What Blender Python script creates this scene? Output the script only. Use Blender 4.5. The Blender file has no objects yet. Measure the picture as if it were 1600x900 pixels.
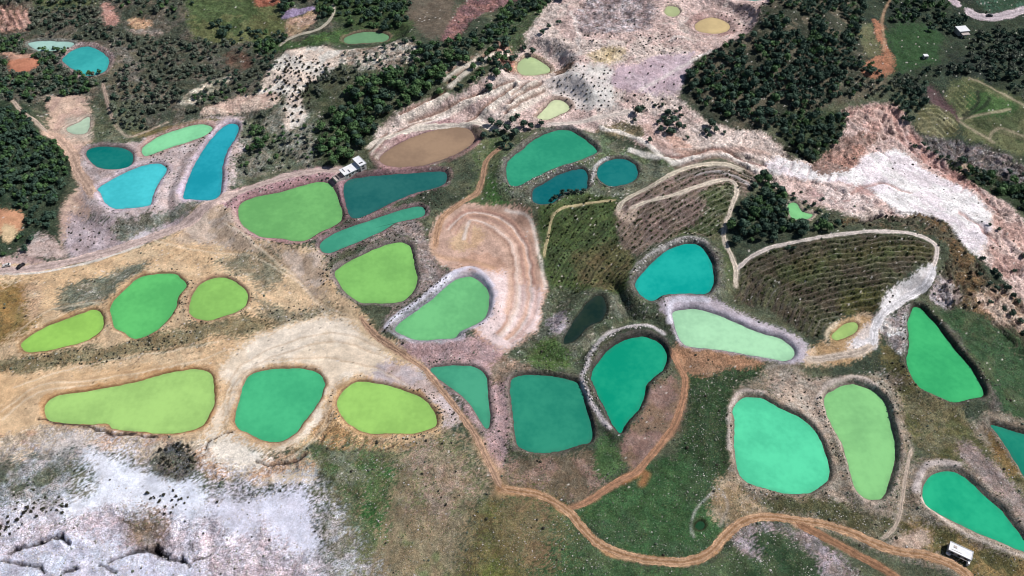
import bpy, math, random
import numpy as np

# ------------------------------------------------------------------ camera, sky, sun, exposure
scene = bpy.context.scene
COL = scene.collection
CAM_H, PITCH, FPX = 300.0, math.radians(50.0), 1256.0
cam_d = bpy.data.cameras.new('camera'); cam = bpy.data.objects.new('camera', cam_d); COL.objects.link(cam)
cam.location = (0, 0, CAM_H); cam.rotation_euler = (math.pi/2 - PITCH, 0, 0)
cam_d.sensor_fit = 'HORIZONTAL'; cam_d.angle = 2*math.atan(800/FPX)
cam_d.clip_start = 1; cam_d.clip_end = 12000
scene.camera = cam

SUN_EL, SUN_AZ = math.radians(47), math.radians(71)      # azimuth clockwise from +Y
w = bpy.data.worlds.new('World'); scene.world = w; w.use_nodes = True
nt = w.node_tree; bg = nt.nodes['Background']
sky = nt.nodes.new('ShaderNodeTexSky'); sky.sky_type = 'NISHITA'; sky.sun_disc = False
sky.sun_elevation = SUN_EL; sky.sun_rotation = SUN_AZ; sky.altitude = 900
nt.links.new(sky.outputs[0], bg.inputs[0]); bg.inputs[1].default_value = 0.05
sl = bpy.data.lights.new('sun', 'SUN'); sl.energy = 4.2; sl.angle = math.radians(0.5); sl.color = (1, .965, .92)
so = bpy.data.objects.new('sun', sl); COL.objects.link(so); so.location = (150, 150, 400)
so.rotation_euler = (math.pi/2 - SUN_EL, 0, math.pi - SUN_AZ)
vs = scene.view_settings; vs.view_transform = 'Standard'; vs.look = 'None'; vs.exposure = 0.26; vs.gamma = 1
scene.cycles.filter_width = 1.1

R = random.Random(7); RN = np.random.default_rng(7)

# ------------------------------------------------------------------ helpers
def lin(c):
    c = np.asarray(c, float)/255.
    return np.where(c <= .04045, c/12.92, ((c+.055)/1.055)**2.4)
GAIN = 0.80                                # photograph's sunlit value -> surface albedo
def alb(c): return np.minimum(lin(c)*GAIN, .82)

TAB = RN.random((8, 256, 256))
def vnoise(x, y, k):
    xi = np.floor(x); yi = np.floor(y); fx = x-xi; fy = y-yi
    fx = fx*fx*(3-2*fx); fy = fy*fy*(3-2*fy)
    xi = xi.astype(np.int64) & 255; yi = yi.astype(np.int64) & 255; x1 = (xi+1) & 255; y1 = (yi+1) & 255
    T = TAB[k % 8]
    return (T[xi, yi]*(1-fx)+T[x1, yi]*fx)*(1-fy)+(T[xi, y1]*(1-fx)+T[x1, y1]*fx)*fy
def fbm(x, y, s, k, o=4):
    v = 0; a = .5; tot = 0
    for i in range(o):
        th = .6*i+.3*k; c, sn = math.cos(th), math.sin(th)
        v = v+a*vnoise((c*x-sn*y)/s+17.3*k, (sn*x+c*y)/s-9.1*k, k+i); tot += a; a *= .5; s *= .5
    return v/tot-.5
def sst(a, b, x):
    t = np.clip((x-a)/(b-a), 0, 1); return t*t*(3-2*t)
def gauss(x, y, cx, cy, s, s2=None): return np.exp(-((x-cx)/s)**2-((y-cy)/(s2 or s))**2)

# large shape of the land, metres
def H0(x, y):
    x = np.asarray(x, float); y = np.asarray(y, float)
    h = .05*(y-250)*sst(240, 320, y)
    h = h+16*gauss(x, y, 165, 455, 70)+9*gauss(x, y, 180, 272, 62, 42)+7*gauss(x, y, 72, 318, 45, 34)
    h = h-9*gauss(x, y, 235, 345, 60, 38)-6*gauss(x, y, 36, 232, 22, 30)+10*gauss(x, y, -300, 345, 48, 60)
    h = h-4.5*sst(172, 118, y)*sst(10, -45, x)-7*sst(200, 260, x)*sst(290, 220, y)
    h = h+10*gauss(x, y, -60, 420, 90, 50)+8*gauss(x, y, 60, 420, 60, 40)-8*gauss(x, y, -15, 500, 40, 40)
    h = h+7*fbm(x, y, 120, 1, 3)*sst(0, 200, y*0+200)
    far = np.hypot(x, y-300); h = h+sst(500, 2500, far)*160*(fbm(x, y, 900, 2, 3)+.35)
    return h
cP, sP = math.cos(PITCH), math.sin(PITCH)
def ray(px, py):
    px = np.asarray(px, float); py = np.asarray(py, float); a = (450-py)
    return (px-800), FPX*cP+a*sP, -FPX*sP+a*cP
def onplane(px, py, z):
    dx, dy, dz = ray(px, py); t = (z-CAM_H)/dz; return dx*t, dy*t
def survey(px, py):                        # site plan from measured picture points: the point of the land they lie on
    z = np.zeros(np.shape(px))
    for i in range(14):
        x, y = onplane(px, py, z); z = .35*z+.65*H0(x, y)
    return x, y
def plan(pts):
    p = np.array(pts, float); x, y = survey(p[:, 0], p[:, 1]); return np.stack([x, y], 1)
def smooth(p, n=4, closed=True):
    p = np.asarray(p, float); N = len(p); out = []
    for i in range(N if closed else N-1):
        q = [p[(i+j) % N] if closed else p[min(max(i+j, 0), N-1)] for j in (-1, 0, 1, 2)]
        for k in range(n):
            t = k/n
            out.append(.5*(2*q[1]+(q[2]-q[0])*t+(2*q[0]-5*q[1]+4*q[2]-q[3])*t*t+(3*q[1]-q[0]-3*q[2]+q[3])*t**3))
    if not closed: out.append(p[-1])
    return np.array(out)
def segdist(X, Y, p, closed):
    d = np.full(X.shape, 1e9); q = np.roll(p, -1, 0) if closed else p[1:]; a = p if closed else p[:-1]
    arc = np.zeros(X.shape); L = 0
    for (ax, ay), (bx, by) in zip(a, q):
        ex, ey = bx-ax, by-ay; l2 = ex*ex+ey*ey+1e-9
        t = np.clip(((X-ax)*ex+(Y-ay)*ey)/l2, 0, 1); dd = (X-ax-t*ex)**2+(Y-ay-t*ey)**2
        m = dd < d; d = np.where(m, dd, d); arc = np.where(m, L+t*math.sqrt(l2), arc); L += math.sqrt(l2)
    return np.sqrt(d), arc
def inside(X, Y, p):
    c = np.zeros(X.shape, bool); x1, y1 = p[-1]
    for x2, y2 in p:
        if y1 != y2: c ^= ((y1 > Y) != (y2 > Y)) & (X < (x2-x1)*(Y-y1)/(y2-y1)+x1)
        x1, y1 = x2, y2
    return c
def sdist(X, Y, p):
    d, _ = segdist(X, Y, p, True); return np.where(inside(X, Y, p), -d, d)

# ------------------------------------------------------------------ the land as one grid of surveyed points
def axis(a, b, da, db, far):
    v = [a]
    while v[-1] < b: v.append(v[-1]+da+(db-da)*(v[-1]-a)/(b-a))
    lo = []; s = da
    while (lo[-1] if lo else a) > -far: s *= 1.35; lo.append((lo[-1] if lo else a)-s)
    s = db; hi = []
    while (hi[-1] if hi else v[-1]) < far: s *= 1.35; hi.append((hi[-1] if hi else v[-1])+s)
    return np.array(lo[::-1]+v+hi)
GX = axis(-405, 405, .74, .74, 5000); GY = axis(100, 545, .56, .92, 5000)
NX, NY = len(GX), len(GY)
X, Y = np.meshgrid(GX, GY, indexing='ij')
NS = {k: fbm(X, Y, s, i, o) for i, (k, s, o) in enumerate([('a', 60, 4), ('b', 22, 4), ('c', 8, 3), ('d', 3.2, 2), ('e', 30, 4), ('f', 12, 4), ('g', 5, 3)])}
GRN = RN.random((NX, NY))-.5
WPX = fbm(X, Y, 16, 3, 2); WPY = fbm(X, Y, 16, 5, 2); WQX = fbm(X, Y, 4.5, 2, 2); WQY = fbm(X, Y, 4.5, 6, 2)

base = alb((92, 97, 80)); C3 = np.empty((NX, NY, 3)); C3[:] = base
C3 += (alb((66, 76, 64))-base)*sst(-.05, .12, NS['e'])[..., None]
SCR = np.full((NX, NY), .5); STO = np.full((NX, NY), .15); RGH = np.full((NX, NY), .5)
CUT = np.zeros((NX, NY)); FLAT = np.zeros((NX, NY))
def win(p, m):
    i0, i1 = np.searchsorted(GX, (p[:, 0].min()-m, p[:, 0].max()+m)); j0, j1 = np.searchsorted(GY, (p[:, 1].min()-m, p[:, 1].max()+m))
    return slice(max(i0-1, 0), i1+1), slice(max(j0-1, 0), j1+1)
def zone(col, pts, soft=3., warp=5., mix=None, amt=1., key='f', scrub=None, stone=None, rough=None, a=1.):
    p = smooth(plan(pts), 3); s = win(p, soft+warp*2+4); soft = soft*.45
    xx = X[s]+WPX[s]*warp*2.+WQX[s]*min(warp, 4)*.8; yy = Y[s]+WPY[s]*warp*2.+WQY[s]*min(warp, 4)*.8
    m = sst(soft, -soft, sdist(xx, yy, p)+GRN[s]*(soft*2.2+.5))*a
    c = np.broadcast_to(alb(col), m.shape+(3,))
    if mix is not None:
        t = sst(-.05, .06, NS[key][s]+.25*NS['d'][s])*amt; c = c+(alb(mix)-c)*t[..., None]
    C3[s] += (c-C3[s])*m[..., None]
    for arr, v in ((SCR, scrub), (STO, stone), (RGH, rough)):
        if v is not None: arr[s] += (v-arr[s])*m
    return p
ROADS = []; ROADM = np.zeros((NX, NY)); ROADI = np.zeros((NX, NY), np.int16)
def stroke(col, pts, wid, soft=.8, a=1., h=0, step=0, jit=.8, mix=None, road=None, label=None, flat=0, scrub=0., stone=0.):
    p = smooth(plan(pts), 4, False); s = win(p, wid+soft+6)
    xx = X[s]+NS['g'][s]*jit*2; yy = Y[s]+NS['c'][s]*jit*2
    d, arc = segdist(xx, yy, p, False)
    wv = wid*(1+(.9 if road else .5)*NS['c'][s]+(.3*GRN[s] if road else 0)); m = sst(wv/2+soft, wv/2-soft, d)*a
    c = np.broadcast_to(alb(col), m.shape+(3,))
    if mix is not None: c = c+(alb(mix)-c)*sst(-.1, .12, NS['g'][s])[..., None]
    if road: c = c*(1.05+.7*NS['g'][s]+.5*NS['d'][s])[..., None]
    C3[s] += (c-C3[s])*m[..., None]
    SCR[s] *= 1-m*(1-scrub); STO[s] *= 1-m*(1-stone)
    if h: CUT[s] += h*np.exp(-(d/(wid*.6))**2)
    if road or flat: FLAT[s] = np.maximum(FLAT[s], sst(wid*.5+2.5, wid*.5, d))
    if road:
        ROADS.append((road, label, p, wid, alb(col), alb(mix if mix is not None else col))); k = len(ROADS); mm = m > .5; q = ROADI[s]; q[mm] = k; ROADI[s] = q
    return p

# ------------------------------------------------------------------ land cover (colour of soil, chalk, scrub and grass)
# high ground at the back, left
zone((80, 86, 76), [(-140,-70),(420,-70),(520,60),(400,190),(240,200),(150,160),(60,180),(-140,170)], 5, 8, (112,103,98), .7, 'c', .7, .12, .8)
zone((96, 106, 78), [(40,-40),(130,-40),(150,8),(60,12)], 5, 6, (70,84,62), .6)
zone((84, 100, 66), [(300,-30),(420,-10),(440,25),(420,52),(440,80),(400,64),(330,66),(290,30)], 4, 5, (120,120,84), .6, 'f', .25)
zone((100, 102, 70), [(395,22),(440,24),(452,46),(420,54),(392,44)], 3, 3, (95,108,70), .5, 'c', .1)
zone((78, 108, 64), [(400,62),(470,60),(530,40),(570,20),(580,50),(500,68),(440,80),(410,84)], 4, 4, (58,80,54), .7, 'c')
zone((182, 146, 138), [(-20,8),(28,8),(48,22),(46,48),(20,52),(-20,50)], 2, 3, (110,90,80), .8, 'c', .7, .2, 1)
zone((200, 156, 146), [(158,6),(176,12),(178,38),(160,36)], 2, 3, (165,120,112), .6, 'g', .3)
zone((208, 172, 142), [(198,26),(222,27),(238,36),(222,44),(204,42)], 2, 3, (170,130,110), .6, 'g', .3)
zone((165, 150, 145), [(205,44),(250,46),(248,54),(210,52)], 2, 3)
zone((196, 134, 108), [(15,92),(35,86),(60,91),(57,104),(40,113),(18,110)], 2, 2, (178,118,96), .5, 'c', 0, .05, .2)
zone((190, 150, 132), [(2,83),(28,86),(48,85),(46,91),(20,92)], 1.5, 2, scrub=.1)
zone((108, 84, 76), [(350,80),(385,84),(394,104),(360,110)], 3, 3, (92,84,74), .7, 'c', .6)
zone((172, 110, 92), [(398,-10),(432,-4),(436,6),(400,10)], 2, 2)
zone((150, 135, 165), [(440,28),(448,18),(475,12),(492,10),(492,17),(465,24),(448,30)], 1.2, 1, scrub=0)
zone((196, 164, 148), [(444,31),(470,25),(492,17),(496,24),(492,36),(470,50),(452,56),(448,44)], 1.5, 2, (160,140,110), .7, 'c', .4, .4)
# wood at the left
zone((48, 64, 50), [(-140,170),(20,160),(60,195),(96,228),(112,255),(108,285),(92,320),(88,350),(60,385),(-140,405)], 2.5, 3, (66,76,62), .5, 'c', .5, .05, .6)
zone((202, 152, 120), [(-20,326),(30,330),(39,346),(30,362),(8,366),(-20,356)], 2, 2, (190,140,112), .5, 'c', 0, .05, .2)
zone((212, 186, 150), [(6,352),(26,355),(28,370),(14,378),(3,370)], 1.5, 1.5, scrub=0)
zone((190, 162, 150), [(68,158),(100,150),(130,154),(146,180),(140,212),(128,232),(142,262),(165,300),(150,330),(118,362),(92,384),(100,335),(124,292),(110,246),(76,206)], 3, 4, (205,178,160), .7, 'c', .1, .2, .35)
zone((196, 178, 165), [(98,175),(135,172),(146,185),(142,208),(115,214),(98,204)], 2.5, 3, (170,160,150), .5, 'g', .15)
zone((108, 112, 98), [(146,158),(215,150),(230,200),(200,225),(150,222),(140,190)], 5, 5, (84,94,74), .7, 'c', .7, .2)
zone((110, 104, 92), [(172,60),(215,60),(225,150),(185,150),(160,118)], 5, 6, (128,122,122), .6, 'c', .6, .2, a=.8)
# banks round the turquoise ponds
zone((190, 172, 172), [(128,226),(215,222),(222,205),(300,186),(350,178),(388,188),(382,240),(362,300),(345,322),(250,347),(170,347),(140,325),(126,280)], 3, 3, (200,186,190), .6, 'c', .25, .12, .4)
zone((120, 110, 80), [(205,205),(260,195),(330,182),(345,186),(300,190),(230,212)], 2, 2, scrub=.5)
zone((178, 162, 168), [(118,334),(170,347),(250,347),(300,336),(250,370),(180,392),(112,404),(100,380)], 4, 3, (190,174,182), .7, 'c', .25, .1, .4)
zone((122, 124, 116), [(178,360),(200,348),(250,338),(320,320),(325,330),(260,350),(222,372),(185,380)], 3, 4, (150,148,146), .6, 'g', .7, .5)
zone((214, 206, 214), [(205,372),(232,358),(236,366),(212,380)], 2, 2, scrub=.1)
zone((196, 182, 180), [(58,366),(80,372),(104,392),(92,402),(60,398),(40,410),(20,402)], 3, 3, (186,158,150), .5, 'c', .2)
zone((196, 172, 168), [(-120,400),(20,398),(60,400),(60,424),(-120,432)], 3, 3, (170,140,135), .5, 'c', .15)
# bush belt and white slope in the middle of the back
zone((108, 114, 100), [(380,188),(420,165),(520,180),(525,240),(490,262),(400,278),(372,300),(366,250)], 4, 5, (150,146,142), .7, 'c', .8, .4)
zone((192, 158, 164), [(345,322),(372,296),(410,286),(470,262),(530,262),(545,290),(530,330),(480,375),(430,385),(380,372),(360,345)], 3, 3, (178,142,150), .7, 'c', .3, .2, .5)
zone((232, 224, 216), [(428,100),(455,78),(520,72),(560,74),(556,92),(522,104),(512,122),(486,130),(480,190),(470,196),(446,196),(452,150),(420,160),(400,150)], 2.5, 4, (222,196,180), .6, 'c', .12, .1, .6)
zone((206, 178, 166), [(318,168),(372,150),(428,142),(440,155),(430,166),(390,172),(330,176)], 2.5, 3, (225,205,190), .6, 'c', .15)
zone((218, 206, 192), [(290,150),(345,120),(352,128),(320,152),(330,158),(292,160)], 2, 4, (110,112,96), .7, 'g', .5)
zone((172, 158, 152), [(535,78),(640,62),(655,95),(610,112),(565,110),(530,96)], 4, 5, (210,200,195), .8, 'c', .8, .5, .9)
zone((66, 76, 58), [(485,130),(560,118),(620,100),(700,82),(780,62),(800,20),(870,10),(872,45),(805,100),(762,128),(700,148),(640,163),(592,200),(580,238),(545,256),(500,252),(500,200)], 4, 5, (96,98,82), .6, 'c', .6, .3)
zone((58, 72, 52), [(500,-60),(640,-60),(640,40),(620,60),(545,45),(500,20)], 4, 5, (80,100,62), .5, 'c', .5)
zone((152, 140, 128), [(690,110),(745,82),(790,60),(800,76),(760,96),(700,120)], 3, 4, (200,186,176), .8, 'g', .6, .3)
zone((104, 94, 84), [(640,-50),(705,-50),(712,20),(690,58),(652,52),(636,20)], 4, 4, (98,94,84), .6, 'b', .2)
zone((150, 112, 110), [(690,50),(715,18),(752,-30),(840,-30),(800,8),(745,26),(722,52),(700,62)], 2.5, 3, (120,92,98), .8, 'c', .3, .1, 1)
zone((82, 96, 70), [(790,30),(850,0),(880,10),(860,50),(820,72),(790,66)], 4, 5, (66,80,60), .6, 'c', .7)
# the chalk and marl quarries
zone((220, 202, 196), [(592,232),(598,196),(640,166),(700,150),(758,124),(792,84),(830,40),(870,-10),(900,-60),(1200,-60),(1190,10),(1150,62),(1092,92),(1064,150),(1122,192),(1200,208),(1250,250),(1300,200),(1330,166),(1392,160),(1422,192),(1470,240),(1520,280),(1562,312),(1620,372),(1660,520),(1592,470),(1566,430),(1510,384),(1470,342),(1420,347),(1330,340),(1250,312),(1190,278),(1120,244),(1050,256),(990,222),(930,204),(780,200),(700,192)], 3, 4, (204,176,172), .75, 'b', .2, .25, .9)
zone((232, 226, 222), [(860,108),(900,96),(960,110),(965,160),(930,172),(890,165),(862,140)], 4, 4, (224,208,206), .5, 'c', .15, .1, .3)
zone((206, 186, 196), [(960,108),(1020,92),(1085,80),(1070,130),(1040,145),(990,142),(962,130)], 4, 4, (196,172,182), .7, 'f', .12, .1, .4)
zone((168, 150, 156), [(900,20),(940,-10),(1010,0),(1020,40),(960,56),(905,50)], 5, 5, (206,192,200), .8, 'c', .6, .5, 1)
zone((206, 186, 152), [(918,80),(950,70),(985,78),(968,96),(930,96)], 4, 4, (224,204,180), .6, 'c', .2)
zone((158, 132, 118), [(868,92),(890,86),(900,94),(885,108),(868,108)], 3, 3, (140,112,100), .6, 'g', .4)
zone((186, 150, 140), [(780,60),(806,72),(812,92),(790,96),(770,90)], 3, 3, (200,120,105), .4, 'c', .4)
zone((150, 138, 116), [(925,202),(960,190),(1000,192),(1000,214),(960,212)], 3, 4, (120,112,90), .6, 'c', .6)
zone((206, 172, 160), [(1040,205),(1060,212),(1090,232),(1080,240),(1050,232)], 2, 3)
zone((236, 231, 233), [(1196,268),(1212,244),(1262,256),(1330,262),(1352,244),(1400,236),(1442,262),(1502,292),(1542,330),(1550,376),(1528,392),(1500,380),(1470,344),(1420,338),(1370,312),(1290,282),(1230,276)], 3, 4, (226,212,222), .6, 'f', .08, .08, .55)
zone((164, 136, 130), [(1268,262),(1300,228),(1340,204),(1368,208),(1352,240),(1330,262),(1298,272)], 2.5, 4, (176,134,124), .6, 'c', .45, .1)
zone((212, 182, 174), [(1325,170),(1392,160),(1412,182),(1418,208),(1392,220),(1350,198)], 3, 4, (196,156,148), .7, 'c', .15, .15, .95)
zone((214, 182, 178), [(1424,204),(1480,250),(1530,290),(1500,292),(1448,256),(1418,226)], 2.5, 3, (186,140,130), .8, 'c', .2)
zone((204, 170, 162), [(1548,330),(1580,340),(1640,400),(1640,500),(1590,460),(1550,400)], 3, 4, (222,198,192), .8, 'c', .2)
zone((200, 168, 166), [(1290,282),(1350,292),(1370,310),(1340,330),(1290,318),(1262,300)], 3, 3, (224,210,208), .7, 'c', .2)
# wood and fields, back right
zone((66, 70, 60), [(1070,122),(1100,82),(1160,54),(1200,4),(1214,-70),(1345,-70),(1352,50),(1392,112),(1340,152),(1270,172),(1202,205),(1140,194),(1090,168)], 3, 4, (122,112,98), .6, 'c', .35, .3)
zone((52, 62, 50), [(1215,180),(1270,172),(1325,176),(1318,205),(1296,240),(1272,252),(1236,232)], 2.5, 3, (70,86,60), .5, 'c', .5)
zone((58, 70, 58), [(1345,-70),(1700,-70),(1700,280),(1600,250),(1500,180),(1430,150),(1395,110),(1352,50)], 5, 6, (44,54,52), .8, 'b', .5)
zone((54, 82, 52), [(1392,40),(1440,36),(1470,56),(1466,90),(1430,108),(1392,104)], 4, 4, (54,80,54), .6, 'c', .2)
zone((112, 112, 86), [(1340,46),(1364,40),(1376,84),(1352,86)], 3, 3, (86,100,72), .6, 'c', .3)
zone((176, 124, 100), [(1366,30),(1384,44),(1384,70),(1398,104),(1392,114),(1348,116),(1350,100),(1376,84)], 2, 3, (150,110,88), .6, 'c', .2)
zone((52, 80, 64), [(1530,-20),(1640,-20),(1640,20),(1580,14),(1540,18)], 4, 4, (80,116,100), .5, 'g', .5, .3)
zone((86, 96, 68), [(1478,148),(1510,122),(1560,136),(1640,180),(1640,250),(1580,240),(1510,212),(1500,188)], 3, 3, (122,124,92), .6, 'c', .2)
zone((70, 100, 60), [(1515,150),(1545,144),(1590,165),(1580,178),(1520,180)], 3, 3, (86,112,68), .5, 'c', .1)
zone((100, 78, 82), [(1450,130),(1472,148),(1500,180),(1500,190),(1468,170),(1446,150)], 3, 3, (86,74,74), .5, 'c', .2)
zone((112, 112, 82), [(1440,168),(1470,170),(1496,188),(1490,208),(1450,214),(1432,196)], 3, 3, (140,136,110), .6, 'c', .3)
zone((146, 136, 142), [(1445,214),(1500,216),(1562,240),(1620,270),(1620,330),(1545,290),(1480,250)], 3, 4, (96,92,96), .8, 'g', .6, .7, .9)
zone((44, 60, 42), [(1476,248),(1500,250),(1562,272),(1620,302),(1620,345),(1560,306),(1500,272)], 2.5, 3, (60,74,54), .5, 'c', .4)
zone((190, 168, 150), [(1494,254),(1520,254),(1530,264),(1506,268)], 1.5, 2, scrub=.2)
# middle: grass, spoil heap and gully
zone((92, 110, 76), [(735,236),(770,220),(800,205),(806,296),(790,318),(755,326),(722,312),(746,280)], 3, 4, (112,116,90), .6, 'c', .5, .35)
zone((82, 116, 68), [(752,292),(790,290),(802,318),(770,328)], 3, 3, scrub=.3)
zone((118, 122, 108), [(780,300),(790,230),(850,200),(930,206),(990,232),(1060,256),(1010,292),(940,318),(850,330),(800,325)], 3, 4, (96,112,84), .8, 'c', .6, .4, .7)
zone((192, 156, 138), [(676,372),(690,336),(728,318),(792,324),(832,346),(846,400),(856,452),(852,502),(832,532),(782,548),(742,526),(700,432),(672,402)], 3, 3, (206,176,162), .6, 'b', .03, .05, .2)
zone((218, 198, 198), [(756,440),(800,430),(846,452),(846,500),(826,526),(790,538),(756,520),(772,480)], 4, 4, (206,182,180), .5, 'f', .05, .1, .2)
zone((206, 176, 146), [(706,372),(730,352),(760,364),(752,384),(712,388)], 3, 3, (192,156,130), .5, 'c', 0)
zone((190, 160, 164), [(612,540),(640,532),(700,536),(760,530),(800,560),(800,600),(790,740),(770,740),(752,690),(700,610),(660,570)], 3, 3, (166,142,146), .7, 'c', .35, .2, .5)
zone((158, 142, 142), [(668,372),(690,420),(700,440),(640,470),(600,505),(596,520),(640,480),(655,430),(640,375),(580,385),(520,410),(505,450),(500,420),(540,395),(640,350)], 3, 3, (130,118,120), .7, 'g', .6, .3, .5)
# orchard terraces and the ground round the dark pool
zone((82, 100, 62), [(846,332),(862,318),(904,304),(962,308),(966,370),(986,400),(1000,424),(985,452),(960,472),(930,462),(890,476),(856,452),(850,400)], 3, 3, (70,86,58), .6, 'c', .5, .12)
zone((116, 106, 80), [(896,396),(940,376),(975,380),(992,402),(985,432),(950,462),(926,450),(900,430)], 4, 4, (96,98,66), .7, 'c', .5, .1)
zone((142, 122, 118), [(964,330),(992,302),(1062,266),(1112,254),(1168,264),(1186,282),(1150,312),(1134,350),(1118,372),(1060,368),(1006,402),(984,394),(966,368)], 2.5, 2.5, (126,112,100), .6, 'c', .3, .12)
zone((86, 98, 70), [(1096,300),(1150,290),(1142,340),(1138,380),(1150,440),(1132,458),(1122,410),(1108,372),(1060,372),(1030,390),(1060,360),(1100,340)], 3, 4, (108,108,88), .7, 'c', .5, .2)
zone((110, 112, 100), [(980,470),(984,440),(1010,400),(1060,372),(1100,374),(1128,400),(1130,450),(1110,470),(1040,476),(1000,482)], 3, 3, (130,128,124), .6, 'g', .5, .6, .7)
zone((92, 102, 84), [(856,452),(930,462),(960,472),(1000,474),(1032,486),(1010,520),(950,530),(930,548),(912,592),(830,582),(795,552),(852,512)], 4, 4, (112,112,104), .7, 'c', .6, .5, .9)
zone((150, 140, 150), [(858,505),(884,500),(886,530),(866,536)], 3, 3, (190,180,190), .5, 'g', .4, .5)
zone((86, 112, 66), [(826,560),(850,534),(878,548),(886,576),(850,584)], 3, 3, (74,96,60), .5, 'c', .4, .3)
zone((148, 128, 116), [(795,552),(830,582),(800,586),(770,600),(766,570)], 3, 3, scrub=.6)
zone((90, 82, 72), [(1148,442),(1164,406),(1232,384),(1332,367),(1432,370),(1460,390),(1452,414),(1420,424),(1382,456),(1368,492),(1330,482),(1300,504),(1272,530),(1250,520),(1200,482),(1150,472)], 2.5, 2, (80,84,62), .7, 'c', .4, .15, .6)
zone((92, 90, 64), [(1212,430),(1260,400),(1330,390),(1440,380),(1450,400),(1400,404),(1300,420),(1240,450)], 4, 3, (78,90,58), .7, 'c', .4, .1)
zone((100, 94, 62), [(1310,466),(1360,452),(1384,456),(1370,488),(1320,490)], 4, 3, (92,98,60), .6, 'c', .4)
zone((96, 90, 76), [(1306,350),(1420,334),(1472,346),(1512,392),(1562,452),(1620,500),(1620,580),(1540,502),(1472,474),(1462,440),(1474,390),(1440,360)], 3, 4, (118,92,66), .7, 'c', .6, .25, .9)
zone((66, 72, 58), [(1330,350),(1360,340),(1400,334),(1450,345),(1440,358),(1380,352)], 3, 3, (96,90,80), .6, 'c', .5)
zone((204, 192, 198), [(1456,432),(1474,420),(1496,440),(1506,464),(1488,478),(1466,468)], 3, 4, (120,108,100), .7, 'g', .4, .3, 1)
zone((206, 184, 172), [(1520,458),(1560,448),(1610,476),(1620,520),(1560,498),(1530,476)], 3, 4, (140,112,92), .7, 'g', .4, .3, 1)
zone((188, 156, 120), [(1290,530),(1300,508),(1340,490),(1368,496),(1366,540),(1330,560),(1290,566),(1240,572),(1250,552)], 2.5, 3, (206,182,158), .7, 'c', .15, .2)
zone((232, 226, 230), [(1340,520),(1366,506),(1366,540),(1336,546),(1318,540)], 2, 3, (206,184,170), .6, 'g', .1)
zone((178, 168, 178), [(1050,500),(1030,482),(1060,464),(1130,478),(1230,520),(1262,548),(1250,576),(1200,584),(1230,560),(1170,520),(1080,490)], 2, 2, (190,182,192), .6, 'c', .1, .1, .4)
zone((226, 222, 226), [(1366,502),(1400,486),(1420,470),(1422,520),(1418,552),(1400,556),(1384,530)], 2.5, 3, (150,136,140), .8, 'g', .5, .5, 1)
zone((108, 100, 70), [(1376,540),(1400,556),(1418,580),(1440,612),(1424,618),(1396,590),(1378,570)], 2.5, 3, (90,92,62), .6, 'c', .5)
zone((60, 86, 60), [(1448,482),(1520,492),(1620,540),(1640,690),(1545,628),(1500,540)], 4, 5, (84,92,70), .6, 'f', .5, .15)
zone((86, 82, 80), [(1442,484),(1470,500),(1505,552),(1545,612),(1560,650),(1540,648),(1530,590),(1490,530)], 3, 3, (112,106,104), .6, 'c', .5, .4)
# lower right
zone((152, 140, 130), [(1120,575),(1230,572),(1290,586),(1412,590),(1424,700),(1440,722),(1540,642),(1620,690),(1680,960),(1400,866),(1250,812),(1150,806),(1130,700),(1136,600)], 3, 4, (128,118,106), .7, 'c', .6, .4, .6)
zone((190, 174, 164), [(1200,590),(1290,590),(1300,610),(1290,680),(1300,760),(1330,784),(1310,790),(1290,740),(1270,660),(1220,630)], 3, 3, (166,150,142), .7, 'c', .5, .3)
zone((100, 100, 70), [(1400,600),(1440,615),(1500,636),(1550,700),(1620,770),(1620,830),(1520,742),(1432,690)], 3, 4, (126,118,96), .7, 'c', .6, .3)
zone((140, 114, 80), [(1545,670),(1560,690),(1590,738),(1580,742),(1550,704)], 2, 2, (120,104,70), .6, 'g', .4)
zone((162, 146, 146), [(1500,690),(1530,700),(1620,800),(1620,840),(1560,780),(1510,730)], 3, 3, (140,126,122), .6, 'g', .5, .4)
zone((100, 96, 66), [(1406,800),(1440,810),(1500,840),(1620,885),(1640,960),(1560,960),(1500,880),(1420,850)], 3, 4, (150,126,90), .7, 'c', .6, .4)
zone((196, 172, 158), [(1400,836),(1440,820),(1456,846),(1440,862),(1404,858)], 2.5, 3, (160,140,124), .6, 'g', .3)
zone((86, 86, 64), [(1140,784),(1200,776),(1290,778),(1340,792),(1400,800),(1385,840),(1300,815),(1200,800)], 3, 3, (124,116,100), .7, 'c', .7, .6)
zone((56, 80, 54), [(1076,590),(1140,572),(1192,570),(1180,588),(1142,616),(1136,740),(1100,750),(1060,740),(1064,690),(1082,640)], 3, 3, (48,64,46), .6, 'c', .7, .35)
zone((176, 136, 110), [(1050,556),(1064,540),(1090,546),(1180,564),(1190,572),(1140,576),(1100,590),(1070,580)], 2, 2, (150,120,100), .7, 'c', .3, .1, .6)
zone((142, 116, 110), [(1042,592),(1068,598),(1072,660),(1040,692),(1002,742),(984,722),(974,690),(1000,650)], 2.5, 3, (124,104,84), .7, 'f', .3, .15, .4)
zone((120, 106, 92), [(800,712),(870,712),(930,700),(960,740),(900,786),(820,770),(786,756)], 4, 4, (150,124,118), .7, 'c', .5, .3)
zone((68, 96, 62), [(928,690),(950,676),(980,722),(960,744),(936,736)], 3, 3, (84,108,70), .5, 'c', .4, .2)
zone((64, 96, 62), [(896,794),(960,768),(1004,740),(1070,716),(1120,744),(1150,790),(1120,846),(1070,872),(980,868),(930,842)], 3, 4, (66,86,64), .6, 'f', .5, .3, .5)
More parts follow.
